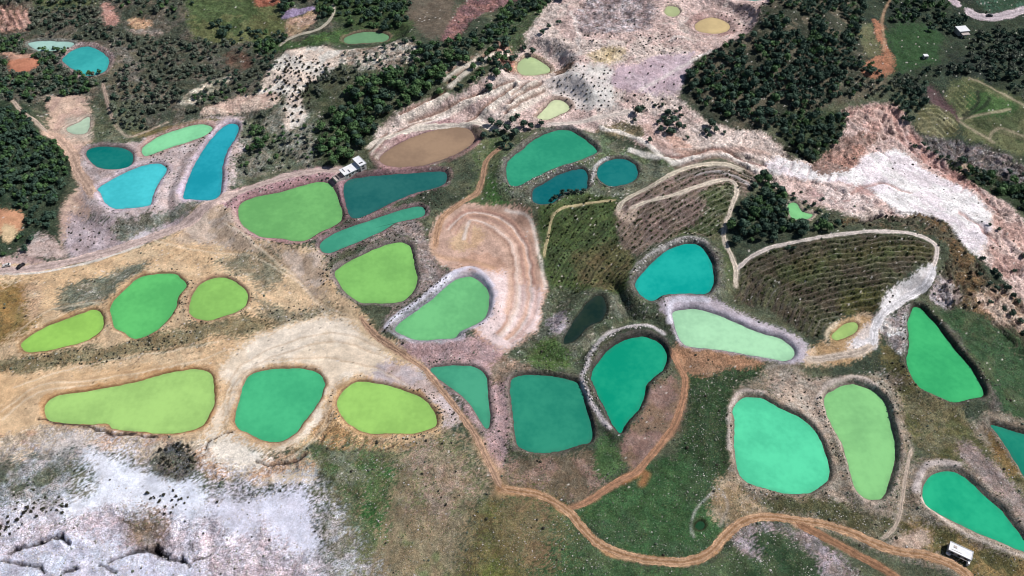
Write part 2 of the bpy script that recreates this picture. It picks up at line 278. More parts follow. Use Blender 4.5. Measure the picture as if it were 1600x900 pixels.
zone((146, 128, 104), [(1130,740),(1152,736),(1170,770),(1190,800),(1150,816),(1112,800),(1120,770)], 3, 3, (180,160,140), .7, 'g', .4, .5)
zone((70, 98, 66), [(786,776),(890,806),(930,850),(1000,880),(1100,884),(1180,820),(1260,840),(1350,900),(1340,990),(780,990)], 4, 5, (84,96,74), .6, 'b', .55, .35, .5)
zone((122, 106, 80), [(740,790),(788,772),(836,786),(852,830),(836,900),(820,980),(730,980),(700,900),(720,820)], 26, 10, (104,108,62), .8, 'b', .5, .3)
zone((176, 160, 170), [(1150,826),(1180,818),(1260,834),(1330,880),(1350,940),(1310,980),(1260,900),(1200,880),(1160,860)], 3, 4, (110,104,100), .7, 'g', .6, .8)
zone((52, 74, 52), [(1180,836),(1240,850),(1290,890),(1300,980),(1180,980)], 4, 4, (74,88,66), .5, 'g', .5, .35)
# lower left
zone((218, 190, 158), [(-140,436),(120,412),(240,375),(345,325),(382,372),(432,386),(502,396),(520,446),(562,482),(602,524),(664,574),(704,640),(694,684),(600,692),(520,694),(470,706),(380,704),(300,694),(200,694),(100,694),(-140,712)], 3, 3, (208,174,138), .6, 'b', .2, .15, .3)
zone((214, 194, 180), [(345,326),(400,380),(432,388),(500,398),(512,440),(500,470),(450,420),(380,395),(300,380),(270,368)], 4, 4, (186,160,134), .6, 'c', .15)
zone((160, 128, 84), [(-120,440),(30,444),(50,470),(40,520),(-120,540)], 5, 5, (130,112,74), .8, 'c', .5)
zone((205, 176, 150), [(30,450),(56,452),(58,490),(36,498)], 4, 4)
zone((124, 126, 114), [(88,462),(120,440),(170,428),(230,412),(226,430),(180,452),(150,482),(90,488)], 4, 5, (150,146,134), .7, 'g', .8, .7)
zone((146, 138, 120), [(330,412),(400,392),(440,400),(438,440),(400,470),(480,480),(520,484),(500,502),(430,508),(398,492),(390,440)], 4, 5, (176,160,138), .7, 'g', .6, .5)
zone((150, 138, 112), [(60,552),(160,540),(200,530),(260,520),(330,505),(400,496),(420,512),(300,540),(200,560),(60,580),(-60,600),(-60,570)], 4, 4, (126,112,88), .7, 'c', .7, .3)
zone((234, 220, 204), [(362,606),(350,570),(392,528),(452,508),(530,502),(582,522),(604,556),(650,592),(600,600),(560,592),(520,610),(512,640),(480,690),(440,700),(500,610),(480,572),(400,574),(372,620),(340,680),(320,690),(336,640)], 4, 4, (220,200,176), .6, 'b', .03, .06, .12)
zone((198, 184, 188), [(600,560),(660,576),(700,620),(716,660),(690,680),(680,640),(640,610),(580,594)], 3, 3, (186,160,150), .6, 'c', .25, .2)
zone((214, 180, 142), [(-140,590),(60,588),(200,574),(280,570),(240,590),(100,616),(66,640),(80,664),(-140,690)], 4, 4, (214,186,154), .6, 'b', .08, .06, .15)
zone((196, 162, 124), [(488,676),(520,640),(540,664),(580,684),(660,684),(690,680),(670,692),(600,704),(540,706),(500,700)], 2.5, 3, (168,130,92), .8, 'g', .2, .2, 1)
zone((202, 184, 164), [(-60,700),(60,668),(100,670),(170,676),(290,684),(330,690),(400,704),(480,716),(496,742),(480,764),(420,758),(330,742),(300,720),(200,712),(100,708),(-60,740)], 3, 4, (186,150,124), .8, 'c', .15, .4, .9)
zone((236, 230, 222), [(318,690),(360,682),(400,694),(424,714),(396,732),(350,728),(324,712)], 6, 4, (226,214,200), .6, 'b', .03, .1, .3)
zone((216, 198, 174), [(420,748),(440,738),(480,738),(496,748),(484,760),(440,758)], 2, 2, scrub=.02, stone=.1, rough=.1)
zone((152, 138, 114), [(486,702),(600,694),(700,676),(746,700),(786,764),(740,800),(720,880),(700,990),(540,990),(500,820)], 14, 8, (106,120,80), .7, 'b', .4, .35, .45)
zone((72, 112, 66), [(552,724),(600,704),(620,740),(596,800),(560,830),(530,810),(560,780)], 16, 8, (112,112,84), .6, 'c', .5, .6)
zone((94, 104, 80), [(500,720),(560,716),(570,790),(560,860),(590,980),(530,980),(510,860)], 16, 8, (128,120,104), .6, 'c', .6, .7)
zone((214, 210, 226), [(-140,742),(-10,722),(60,704),(150,704),(250,722),(330,744),(400,756),(472,764),(498,800),(512,860),(530,990),(-140,990)], 16, 7, (228,226,242), .7, 'c', .3, .5, .7)
zone((228, 232, 248), [(90,770),(120,720),(180,712),(240,730),(320,752),(330,790),(270,800),(180,796),(120,800)], 5, 6, (236,238,250), .6, 'b', .06, .1, .14)
zone((226, 226, 244), [(330,780),(400,768),(470,776),(494,820),(500,860),(440,870),(380,850),(340,820)], 5, 6, (220,218,236), .6, 'b', .08, .15, .18)
zone((112, 116, 104), [(-80,730),(60,712),(120,718),(130,748),(80,780),(20,800),(-80,830)], 8, 8, (186,184,196), .8, 'c', .8, .6)
zone((208, 192, 206), [(60,820),(180,798),(300,806),(340,836),(420,860),(500,900),(500,990),(60,990),(-60,860)], 10, 8, (224,214,230), .7, 'g', .5, .7, .9)
zone((150, 130, 116), [(190,800),(230,796),(260,830),(240,850),(200,840)], 8, 8, (176,160,160), .6, 'g', .6)
zone((222, 224, 244), [(-60,850),(60,850),(130,846),(240,862),(320,880),(330,990),(-60,990)], 8, 8, (202,198,220), .6, 'g', .25, .7, .55)
zone((104, 102, 108), [(240,706),(290,690),(308,728),(290,742),(250,740)], 3, 4, (130,122,110), .6, 'g', .9, .4)

zone((172, 150, 138), [(620,706),(690,690),(744,736),(726,806),(664,800),(630,756)], 20, 8, (134,120,100), .7, 'c', .5, .35, .5)
zone((66, 110, 62), [(576,728),(614,714),(608,780),(580,836),(556,830),(574,780)], 10, 6, (104,112,80), .5, 'c', .5, .7, .5)
zone((80, 110, 66), [(500,716),(556,708),(570,740),(540,752),(506,744)], 12, 6, (150,146,140), .6, 'g', .5, .9, .5, a=.8)
zone((200, 196, 206), [(508,806),(526,800),(556,860),(580,940),(540,990),(526,900)], 8, 8, (112,112,92), .75, 'g', .5, .9, .6, a=.8)
zone((98, 112, 58), [(752,840),(800,820),(812,870),(780,920),(740,920)], 16, 8, (124,108,76), .6, 'c', .5, .3, .5, a=.8)
zone((140, 118, 96), [(800,790),(850,800),(850,850),(820,880),(790,850)], 16, 8, (110,104,80), .6, 'c', .4, .2, .4, a=.8)
zone((214, 206, 206), [(60,700),(110,690),(160,694),(150,708),(90,712)], 5, 5, (196,170,150), .6, 'c', .1, .4, .5, a=.8)
# ------------------------------------------------------------------ benches, ridges, cracks and tracks
def benches(l0, l1, n, h, wid, col, a=.6, jit=1.):
    l0 = np.array(l0, float); l1 = np.array(l1, float)
    for k in range(n):
        t = k/max(n-1, 1); stroke(col, l0*(1-t)+l1*t, wid, .7, a, h=h, jit=jit)
# long furrows of the strip quarry
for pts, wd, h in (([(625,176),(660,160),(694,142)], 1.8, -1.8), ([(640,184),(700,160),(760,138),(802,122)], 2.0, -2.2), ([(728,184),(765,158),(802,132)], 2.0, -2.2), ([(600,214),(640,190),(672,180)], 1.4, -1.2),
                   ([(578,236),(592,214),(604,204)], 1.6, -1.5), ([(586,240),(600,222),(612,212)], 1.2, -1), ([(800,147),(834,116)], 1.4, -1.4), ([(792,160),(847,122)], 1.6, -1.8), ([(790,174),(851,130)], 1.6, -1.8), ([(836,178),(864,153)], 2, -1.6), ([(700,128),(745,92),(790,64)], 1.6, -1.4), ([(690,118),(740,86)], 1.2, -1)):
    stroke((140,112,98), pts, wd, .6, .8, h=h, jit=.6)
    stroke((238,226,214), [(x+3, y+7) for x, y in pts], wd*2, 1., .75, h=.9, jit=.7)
# swirl of the spoil heap
for k in range(20):
    t = k/19
    pts = [(690+46*t,350+32*t), (728+10*t,326+26*t), (786-20*t,332+34*t), (826-34*t,372+22*t), (840-44*t,440+6*t), (832-40*t,500-6*t), (800-26*t,534-14*t)]
    a0 = R.randint(0, 2); pts = pts[a0:R.randint(5, 7)]
    stroke(R.choice([(178,138,122), (190,150,130), (226,210,202), (206,172,154), (168,130,118)]), pts, R.uniform(.7, 2.2), .6, R.uniform(.35, .85), h=R.uniform(-.5, .3), jit=1.1)
stroke((236,224,216), [(790,328),(828,346),(842,396),(852,450)], 1.6, .8, .7)
stroke((184,150,124), [(680,365),(676,392),(690,402),(730,408),(770,420)], 3, 1.2, .7, h=-.5)
for pts in ([(1150,262),(1180,275),(1190,292)], [(1050,258),(1090,256),(1130,252),(1166,260)], [(1020,236),(1056,246),(1090,236),(1130,232),(1190,252)]):
    stroke((120,112,100), pts, 2.6, .8, .7, h=-.8)
for pts in ([(940,200),(975,208),(1004,222),(1030,240),(1052,254),(1086,246),(1118,240),(1150,246),(1184,266)], [(986,232),(1030,246)],):
    stroke((236,228,222), pts, 3.4, .8, .85, h=.6)
for pts, wd, h, col in (([(1056,262),(1090,250),(1124,244),(1150,250),(1176,266)], 2.2, -1.2, (126,108,98)), ([(1056,280),(1100,264),(1130,257),(1158,266),(1180,284)], 3.2, -.8, (104,100,94)), ([(1040,244),(1080,240),(1115,230),(1140,236),(1170,250),(1196,258)], 1.4, -1.4, (150,106,98)), ([(1050,234),(1090,232),(1130,222),(1180,236),(1210,244)], 1.6, 1.0, (232,214,204)), ([(1090,274),(1120,268),(1150,276),(1172,292)], 2.4, .4, (176,170,172))):
    stroke(col, pts, wd, .6, .8, h=h, jit=1.0)
for pts in ([(1216,262),(1230,250)], [(1232,268),(1240,254)], [(1246,270),(1252,256)], [(1260,276),(1266,262)], [(1290,282),(1296,272)], [(1304,284),(1312,274)], [(1486,290),(1500,280)], [(1500,300),(1512,288)], [(1516,306),(1526,296)], [(1350,186),(1362,206)], [(1372,180),(1386,200),(1392,220)], [(1404,190),(1420,220)], [(1560,350),(1580,390)], [(1536,350),(1548,384)], [(1570,400),(1592,440)], [(1370,230),(1390,246)]):
    stroke((188,168,172), pts, 1.0, .6, .55, h=-1.0, jit=1.5)
stroke((196,164,152), [(1010,196),(1024,216),(1050,232),(1090,240),(1150,232),(1200,240)], 4, 1.5, .7)
for pts in ([(1420,196),(1440,230),(1480,262),(1520,292),(1560,330)], [(1396,176),(1404,205),(1432,240),(1470,262)], [(1330,300),(1380,286),(1420,300)], [(1500,330),(1530,352),(1560,380)], [(1440,236),(1500,280)]):
    stroke((178,138,130), pts, 2.2, .9, .7, h=-.9, jit=2)
for pts in ([(870,70),(905,85),(900,60)], [(930,120),(945,140),(950,165)], [(892,18),(900,40),(906,65)], [(640,205),(700,170)], [(1080,60),(1060,56),(1048,62)], [(1000,140),(1040,118),(1110,78)]):
    stroke((236,226,222), pts, 2.2, .9, .6, jit=1.5)
for pts in ([(1580,170),(1540,178),(1500,184)], [(1500,190),(1530,208),(1552,222)], [(1546,216),(1552,206),(1566,200),(1600,212)], [(1516,122),(1556,140),(1600,164)]):
    stroke((172,160,136), pts, 1.8, .7, .8)
stroke((46,50,44), [(1528,142),(1528,162),(1506,178)], 2.4, .7, .8); stroke((46,54,44), [(1546,152),(1538,166),(1506,184)], 2, .7, .8)
for k in range(9):
    stroke((140,130,108), [(1552+6*k,196+2*k),(1560+6*k,206+2*k)], .8, .4, .5)
for k in range(4):
    stroke((214,168,156), [(4+11*k,14+k),(10+11*k,30+k),(14+11*k,46-3*k)], 2, .8, .7, h=.9)
for k in range(10):
    stroke((178,150,126), [(505+16*k,690-4*abs(k-3)),(498+16*k,702-3*abs(k-3))], 1.0, .5, .6, h=-.7, jit=1.2)
for pts in ([(628,740),(610,800),(590,860),(570,930)], [(640,740),(622,810),(604,870),(592,930)], [(700,800),(670,850),(680,900)]):
    stroke((150,132,108), pts, 1.4, .8, .6, jit=1.2)
for pts in ([(1300,560),(1340,552),(1360,540)], ):
    stroke((226,212,196), pts, 3, 1, .8)
stroke((224,218,222), [(1085,838),(1078,822),(1085,800),(1098,784),(1114,770)], .7, .6, .45, h=.2)
stroke((150,140,130), [(1130,772),(1136,792),(1126,820)], 1.2, .5, .7)
for k in range(12):
    stroke((186,172,166), [(1335+7*k,775+3*k),(1352+7*k,798+2*k)], .8, .4, .4)
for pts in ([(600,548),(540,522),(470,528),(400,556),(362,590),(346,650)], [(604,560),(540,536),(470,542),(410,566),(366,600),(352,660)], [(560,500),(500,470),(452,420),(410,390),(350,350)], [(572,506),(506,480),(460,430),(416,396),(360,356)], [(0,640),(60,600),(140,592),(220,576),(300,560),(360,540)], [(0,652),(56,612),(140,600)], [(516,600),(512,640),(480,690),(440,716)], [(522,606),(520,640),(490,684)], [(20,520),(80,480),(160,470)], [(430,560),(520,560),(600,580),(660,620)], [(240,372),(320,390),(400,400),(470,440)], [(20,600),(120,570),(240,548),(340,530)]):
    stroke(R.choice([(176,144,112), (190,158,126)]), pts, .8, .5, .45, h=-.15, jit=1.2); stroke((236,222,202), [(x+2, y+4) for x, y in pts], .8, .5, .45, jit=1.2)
# named tracks and roads
BR = (192,158,130)
stroke((192,158,134), [(783,762),(770,735),(755,705),(740,675),(715,640),(690,610),(665,578),(640,560),(615,545),(590,528),(565,500)], 2.5, .9, 1, road='dirt_track', label='pale tan track running past the narrow teal triangular pond')
stroke((196,160,124), [(748,690),(765,720),(780,750),(782,768)], 5, 2, .6)
stroke((214,190,158), [(540,486),(556,500),(570,520),(600,545)], 2.2, .8, .6)
stroke((160,122,96), [(1242,815),(1270,829),(1310,850),(1350,872),(1390,894),(1420,915)], 3, .9, 1, road='dirt_track', label='narrow reddish track forking downhill below the white shed', mix=(178,142,120))
stroke(BR, [(783,762),(810,767),(840,772),(868,785),(890,800),(905,820),(930,845),(960,862),(1000,872),(1050,878),(1080,876),(1110,862),(1130,840),(1155,818),(1190,807),(1240,812),(1290,820),(1330,832),(1370,850),(1410,862),(1450,868),(1490,882),(1512,898),(1530,925)], 3.2, .5, 1, road='dirt_road', label='winding brown dirt road curving round the grassy slope to the white shed', mix=(168,130,98))
stroke((176,134,108), [(893,793),(915,785),(945,765),(975,748),(995,738),(1015,715),(1035,690),(1055,660),(1068,620),(1070,590),(1056,568),(1050,552)], 2.6, .9, 1, road='dirt_track', label='brown track climbing from the dirt road past the ploughed plot', mix=(160,124,100))
stroke((176,120,86), [(975,750),(1000,740),(1010,742),(1004,756)], 3.5, 1.2, .7)
stroke((206,184,178), [(-140,428),(0,423),(60,418),(120,406),(180,390),(240,369),(300,346),(345,320),(400,292),(450,275),(500,266),(530,264)], 4.6, 1.2, 1, road='dirt_road', label='wide pinkish haul road running below the turquoise ponds to the white house')
stroke((238,230,222), [(-60,428),(0,427),(60,426),(130,412),(180,397),(222,382)], 1.0, .5, .9, road='path', label='thin white chalky path beside the pinkish haul road')
stroke((234,222,210), [(577,228),(590,218),(633,203),(667,193),(717,188),(750,188),(766,196),(776,200)], 3.6, 1, .9, road='dirt_road', label='white quarry road curving above the brown pond')
stroke((226,212,204), [(858,194),(885,192),(917,187),(950,180),(987,173)], 3, 1, .9, road='dirt_track', label='pale track on the quarry floor above the long green pond')
stroke((186,150,124), [(787,228),(772,240),(760,253),(753,283),(745,302),(720,317),(693,340),(684,362),(680,385)], 2.8, .9, 1, road='dirt_track', label='tan track crossing the grass between brown pond and spoil heap')
stroke((216,204,186), [(966,330),(972,316),(1000,297),(1033,280),(1067,264),(1100,256),(1133,255),(1160,264)], 2.4, .7, .95, road='dirt_track', label='pale farm track along the top of the striped orchard')
stroke((222,208,192), [(986,326),(1010,315),(1050,305),(1090,291),(1128,281),(1146,284),(1151,298),(1144,322),(1134,350),(1131,370),(1140,393),(1150,420),(1148,447)], 2.0, .6, .95, road='dirt_track', label='pale farm track looping through the striped orchard')
stroke((206,184,168), [(966,330),(975,340),(985,338),(990,328)], 4.5, 1, .9)
stroke((206,190,150), [(962,312),(900,322),(866,340),(856,372),(850,400)], 1.2, .6, .7, road='path', label='thin yellowish footpath round the green orchard')
stroke((226,214,208), [(1152,420),(1172,402),(1200,388),(1233,380),(1283,370),(1333,363),(1383,361),(1427,365),(1453,375),(1465,390),(1459,417)], 2.0, .5, .95, road='dirt_track', label='pale track round the top of the curved dark terraces')
stroke((232,228,232), [(1459,417),(1448,442),(1417,460),(1393,477),(1375,497),(1367,517),(1364,540)], 3.6, .6, 1, road='dirt_road', label='white chalk road dropping from the curved terraces to the tiny lime pond')
zone((232, 228, 230), [(1374,496),(1380,462),(1396,446),(1424,430),(1452,412),(1458,420),(1440,444),(1410,462),(1390,480)], 1.5, 1.2, (206,196,198), .4, 'g', .1, .1, .3)
stroke((206,190,176), [(1364,540),(1335,552),(1300,558),(1262,562)], 3, 1, .9, road='dirt_track', label='sandy track between the tiny lime pond and the pale mint pond')
stroke((190,174,160), [(1424,700),(1416,735),(1410,775),(1404,812),(1392,832),(1378,842)], 1.4, .8, .6, road='dirt_track', label='grey tan track squeezed between the tall green pond and the corner pond')
stroke((206,192,198), [(1680,-2),(1640,6),(1600,15),(1575,22),(1555,26),(1535,26),(1520,22),(1514,16)], 6.5, .7, 1, road='road', label='paved grey lilac road curving past the far fields', flat=1)
stroke((206,188,196), [(1480,-24),(1488,-2),(1498,8)], 6, .7, 1, road='road', label='short stretch of paved road ending at the dark trees', flat=1)
stroke((196,188,172), [(520,6),(521,18),(513,34),(496,46),(470,53),(452,60),(438,70)], 2.0, .7, .95, road='dirt_track', label='narrow pale lane through the far green meadow')
stroke((190,172,158), [(20,157),(33,173),(53,187),(72,202)], 1.8, .7, .95, road='path', label='pale footpath entering the dense wood at its edge')
stroke((206,176,158), [(74,203),(97,220),(112,242),(122,268),(136,288),(148,310)], 5.5, 1.4, .9, road='dirt_track', label='broad pinkish track between the dense wood and the dark teal oval pond')
stroke((180,160,146), [(160,130),(168,160),(175,185)], 2, .8, .7, road='path', label='faint path through the scrub below the round turquoise pond')
stroke((196,176,160), [(180,195),(200,212),(225,205),(260,190)], 1.6, .7, .7)
stroke((170,140,116), [(1390,0),(1378,30),(1382,60),(1380,80)], 1.8, .7, .8)
stroke((172,124,100), [(1398,862),(1440,866)], 2, 1, .3)

# ------------------------------------------------------------------ ponds: water colour, bank colour, bank width, bank height, label, outline
PK = (176,152,156); GR = (128,122,118); TN = (190,162,128); WH = (206,202,216); OR = (184,140,100)
PONDS = [
 ((58,180,180), PK, 4, 1.2, 'round turquoise pond among dark trees with mauve rim', [(98,93),(108,82),(123,75),(138,73),(151,77),(163,85),(170,94),(169,103),(164,111),(150,117),(132,118),(118,110),(105,102)]),
 ((176,216,206), (160,160,156), 2, .8, 'milky pale pond half hidden by trees beside round turquoise pond', [(45,67),(70,64),(95,65),(113,66),(116,70),(105,76),(85,79),(62,80),(50,74)]),
 ((192,216,190), (200,182,168), 3, .7, 'small triangular milky pond in the pink clearing', [(105,200),(122,192),(138,183),(140,192),(136,207),(120,210),(108,206)]),
 ((0,126,120), (150,132,134), 2.5, 1.3, 'dark teal oval pond beside the broad pinkish track', [(135,243),(140,233),(160,229),(187,231),(203,237),(209,247),(202,260),(177,265),(150,260)]),
 ((140,221,166), (186,150,140), 3, 1.0, 'pale mint elongated pond next to the long blue pond', [(222,233),(230,225),(250,213),(277,203),(307,195),(325,196),(332,202),(320,212),(293,222),(267,230),(240,240),(227,243)]),
 ((72,206,216), (200,186,200), 3, 1.1, 'bright cyan pond with lilac banks above the pinkish haul road', [(153,295),(173,282),(200,268),(233,257),(253,257),(260,267),(250,283),(240,303),(237,317),(230,322),(200,325),(177,326),(163,315),(157,302)]),
 ((30,168,186), (196,180,200), 3, 1.7, 'long narrow bright blue pond with lilac banks', [(288,297),(297,273),(310,247),(328,220),(347,200),(362,193),(373,198),(367,217),(357,233),(348,260),(347,283),(343,305),(330,313),(300,312),(287,310)]),
 ((118,188,112), (172,134,138), 3.5, 1.8, 'large mid green pond beside the white house', [(372,330),(377,318),(400,308),(440,300),(467,292),(493,285),(513,287),(523,298),(530,317),(535,337),(527,350),(500,363),(473,377),(440,373),(410,371),(393,362),(377,348)]),
 ((30,108,106), (156,122,132), 3, 1.9, 'dark teal wedge pond under the brown pond', [(537,297),(543,283),(567,277),(607,273),(653,270),(687,268),(697,272),(695,287),(677,295),(647,302),(613,317),(580,333),(560,341),(548,338),(540,317)]),
 ((164,137,114), (176,136,140), 5, 2.2, 'muddy brown oval pond under the white quarry road', [(594,248),(607,235),(633,220),(667,207),(700,200),(720,199),(735,205),(741,217),(733,228),(713,240),(687,250),(660,258),(630,261),(603,258)]),
 ((70,166,136), (152,126,132), 2.5, 1.2, 'narrow sea green pond between dark teal pond and bright green pond', [(500,383),(510,372),(533,360),(567,348),(600,337),(630,327),(653,323),(663,327),(662,337),(647,342),(620,348),(600,360),(567,375),(540,386),(517,395),(503,393)]),
 ((136,200,108), (150,136,136), 2.5, 1.4, 'bright grass green pond with grey stony banks above the mint one', [(523,430),(528,420),(547,408),(573,395),(600,384),(620,379),(633,380),(642,388),(647,410),(652,437),(645,457),(630,470),(607,474),(587,473),(563,473),(547,463),(533,448)]),
 ((116,198,132), (206,202,220), 3.6, 2.2, 'soft green pond with a white lined bank beside the spoil heap', [(619,513),(627,503),(650,487),(677,467),(700,445),(717,435),(737,433),(753,443),(763,457),(764,477),(757,497),(737,510),(720,518),(710,528),(683,530),(660,532),(640,528),(622,519)]),
 ((158,210,100), (176,140,102), 1.8, .9, 'slim lime green pond at the tail of the sandy slope', [(32,538),(40,530),(67,513),(100,500),(127,490),(147,484),(158,488),(162,503),(157,517),(140,530),(117,538),(80,547),(50,551),(37,547)]),
 ((98,198,114), (178,144,110), 1.8, .9, 'emerald egg shaped pond beside the round yellow green pond', [(172,483),(180,467),(200,448),(220,433),(247,428),(270,428),(283,435),(291,447),(280,463),(272,487),(253,510),(233,523),(210,529),(193,520),(180,512),(175,497)]),
 ((148,204,106), (180,146,120), 1.8, .9, 'round yellow green pond in the sandy slope', [(296,477),(300,463),(313,445),(333,435),(353,434),(370,442),(383,452),(388,465),(383,478),(370,487),(353,493),(330,501),(310,499),(298,492)]),
 ((170,214,124), (188,142,96), 2.2, .8, 'big pale lime pond with a slumped cracked lower bank', [(70,637),(87,620),(133,612),(187,602),(213,597),(247,587),(283,579),(310,577),(327,583),(334,597),(335,620),(333,637),(323,657),(313,668),(290,675),(253,678),(207,673),(177,670),(167,662),(133,663),(93,660),(75,655)]),
 ((72,190,134), (186,150,116), 2, .9, 'jade green pond between the two lime ponds', [(367,655),(372,633),(383,597),(400,582),(440,576),(480,577),(500,585),(507,597),(507,607),(497,630),(473,663),(460,678),(437,690),(413,688),(400,683),(383,675),(370,668)]),
 ((160,210,110), (190,152,112), 2, 1.0, 'vivid lime pond above the crumbling sandy bank', [(527,637),(530,620),(543,605),(560,597),(580,598),(607,603),(640,613),(663,625),(677,640),(682,657),(677,668),(640,678),(607,677),(580,678),(560,672),(540,658)]),
 ((70,166,132), (146,130,128), 2, 1.1, 'narrow triangular teal pond beside the pale tan track', [(673,578),(683,573),(717,571),(740,573),(755,582),(762,597),(763,620),(766,650),(763,669),(753,663),(737,637),(720,617),(697,600),(683,590)]),
 ((38,146,120), (126,114,110), 2.2, 2.0, 'square deep sea green pond with dark banks', [(797,605),(801,592),(820,586),(850,587),(883,592),(903,600),(912,618),(918,643),(926,670),(923,690),(907,695),(873,705),(840,708),(817,702),(807,693),(803,660),(799,633)]),
 ((10,167,132), (96,88,88), 2.6, 2.2, 'teal pond edged by a white stone bank beside the ploughed plot', [(923,590),(933,567),(950,548),(973,533),(1000,526),(1020,530),(1035,540),(1042,555),(1038,577),(1030,584),(1018,594),(1009,603),(1008,614),(1003,630),(993,646),(980,660),(970,677),(960,668),(947,643),(933,617),(927,600)]),
 ((4,178,166), (108,102,104), 3, 2.2, 'turquoise pond below the striped orchard with stony bank', [(993,443),(1000,430),(1020,410),(1040,393),(1063,383),(1083,381),(1098,388),(1110,407),(1115,427),(1113,447),(1103,459),(1067,459),(1037,461),(1020,470),(1003,463),(995,453)]),
 ((176,229,186), (184,176,190), 2.6, 1.5, 'long milky mint pond in a smooth lilac grey basin', [(1051,495),(1055,487),(1077,483),(1100,486),(1133,497),(1167,512),(1197,523),(1220,530),(1237,542),(1242,552),(1235,562),(1220,564),(1200,560),(1167,554),(1133,548),(1100,544),(1077,542),(1063,533),(1055,513)]),
 ((172,206,122), (196,164,120), 2, .7, 'tiny lime pond ringed by white spoil under the curved terraces', [(1298,525),(1310,513),(1323,505),(1337,504),(1341,512),(1335,520),(1320,527),(1307,532)]),
 ((60,187,116), (96,90,84), 2.4, 2.3, 'tall emerald pond below the white chalk road', [(1423,487),(1428,480),(1440,483),(1453,497),(1473,520),(1493,547),(1513,570),(1527,590),(1535,607),(1535,620),(1513,625),(1490,629),(1470,622),(1447,612),(1433,602),(1420,580),(1416,560),(1420,540),(1418,507)]),
 ((90,221,170), (170,152,140), 2.2, 1.8, 'large mint turquoise pond above the winding dirt road', [(1147,657),(1145,640),(1152,627),(1167,620),(1193,624),(1227,642),(1253,655),(1273,673),(1287,700),(1295,727),(1295,747),(1283,760),(1263,770),(1237,773),(1213,768),(1183,760),(1163,750),(1152,733),(1147,707)]),
 ((140,208,136), (182,166,156), 2.6, 2.6, 'upright pea green pond beside the mint turquoise pond', [(1287,627),(1293,615),(1313,604),(1333,601),(1357,607),(1377,622),(1388,643),(1393,670),(1399,697),(1397,723),(1387,757),(1380,777),(1367,782),(1350,779),(1337,767),(1330,747),(1322,717),(1313,690),(1297,660)]),
 ((20,182,136), (176,160,150), 3.2, 2.2, 'jade corner pond behind the white shed', [(1440,773),(1447,753),(1457,742),(1473,737),(1497,740),(1517,755),(1537,773),(1560,793),(1580,817),(1597,840),(1612,862),(1597,862),(1567,850),(1533,835),(1500,820),(1467,803),(1447,790)]),
 ((4,140,116), (112,104,96), 2.5, 2.0, 'deep teal pond on the grassy slope above the corner pond', [(1548,665),(1560,667),(1577,672),(1600,678),(1640,690),(1664,725),(1640,756),(1605,750),(1587,723),(1570,697),(1557,677)]),
 ((46,162,126), (122,114,116), 3, 2.0, 'long green pond with dark stony banks under the quarry floor', [(791,262),(795,250),(815,235),(830,222),(850,211),(870,204),(890,204),(905,212),(920,223),(932,235),(928,241),(900,252),(867,263),(840,275),(815,288),(800,291),(793,280)]),
 ((0,110,116), (104,100,104), 2.4, 1.3, 'small deep blue pond below the long green pond', [(833,297),(850,287),(873,273),(900,265),(915,267),(918,283),(913,297),(883,300),(867,315),(843,319),(833,313)]),
 ((0,122,122), (116,110,110), 2.2, 1.3, 'small round blue teal pond with a stone ring', [(933,270),(940,257),(957,249),(977,249),(992,258),(997,272),(990,283),(973,289),(953,291),(938,283)]),
 ((196,216,162), (176,156,130), 3, 1.2, 'pale cream green pond at the end of the quarry furrows', [(808,107),(813,95),(827,89),(843,95),(857,105),(858,113),(840,117),(817,117)]),
 ((216,226,182), (168,146,134), 3, 1.3, 'creamy pond under the dotted white slope', [(840,183),(853,168),(865,157),(880,158),(890,170),(877,178),(855,187)]),
 ((196,206,152), (206,186,172), 2, .9, 'smallest cream pond beside the tan pond on the quarry top', [(1038,17),(1043,10),(1058,11),(1062,20),(1053,26),(1042,24)]),
 ((216,191,142), (166,134,130), 6, 1.6, 'tan muddy pond with dark mauve ring on the quarry top', [(1086,40),(1093,33),(1110,28),(1127,31),(1138,38),(1138,47),(1123,52),(1103,51),(1089,47)]),
 ((120,166,122), (150,130,112), 2, .8, 'dull green pond behind trees above the white slope', [(537,62),(547,55),(573,50),(597,52),(608,58),(600,65),(573,67),(543,68)]),
 ((22,48,42), (78,82,72), 2.5, 1.2, 'almost black leaf shaped pool in the grassy gully', [(880,535),(890,513),(910,483),(930,463),(943,465),(947,483),(940,500),(920,510),(900,530),(887,537)]),
 ((136,211,142), (206,190,178), 1.6, .7, 'small light green pond between trees beside the white valley', [(1230,320),(1243,317),(1253,330),(1270,335),(1263,342),(1240,342),(1233,333)]),
 ((20,72,44), (70,80,56), 1.5, .8, 'tiny dark green puddle in the hollow by the dirt road', [(1086,822),(1092,814),(1100,816),(1101,824),(1093,829)]),
 ((50,170,150), (196,180,172), 2, .8, 'teal pond at the far edge of the quarry top', [(1158,-8),(1180,-14),(1205,-12),(1206,-3),(1185,1),(1164,0)]),
]
POND = []; PD = np.full((NX, NY), 1e3); PIN = np.zeros((NX, NY), np.int16)
ZN = np.zeros((NX, NY)); ZW = np.zeros((NX, NY)); ZM = np.zeros((NX, NY))
CP = [plan(q[5]) for q in PONDS]; WLS = [float(np.mean(H0(c[:, 0], c[:, 1])))-.5*q[3] for c, q in zip(CP, PONDS)]
for it in range(40):                       # neighbouring basins stand at nearly the same level
    for a in range(len(CP)):
        for b in range(a):
            g = np.min(np.hypot(CP[a][:, None, 0]-CP[b][None, :, 0], CP[a][:, None, 1]-CP[b][None, :, 1])); d = WLS[a]-WLS[b]; lim = .25+.09*g
            if abs(d) > lim: e = .25*(abs(d)-lim)*np.sign(d); WLS[a] -= e; WLS[b] += e
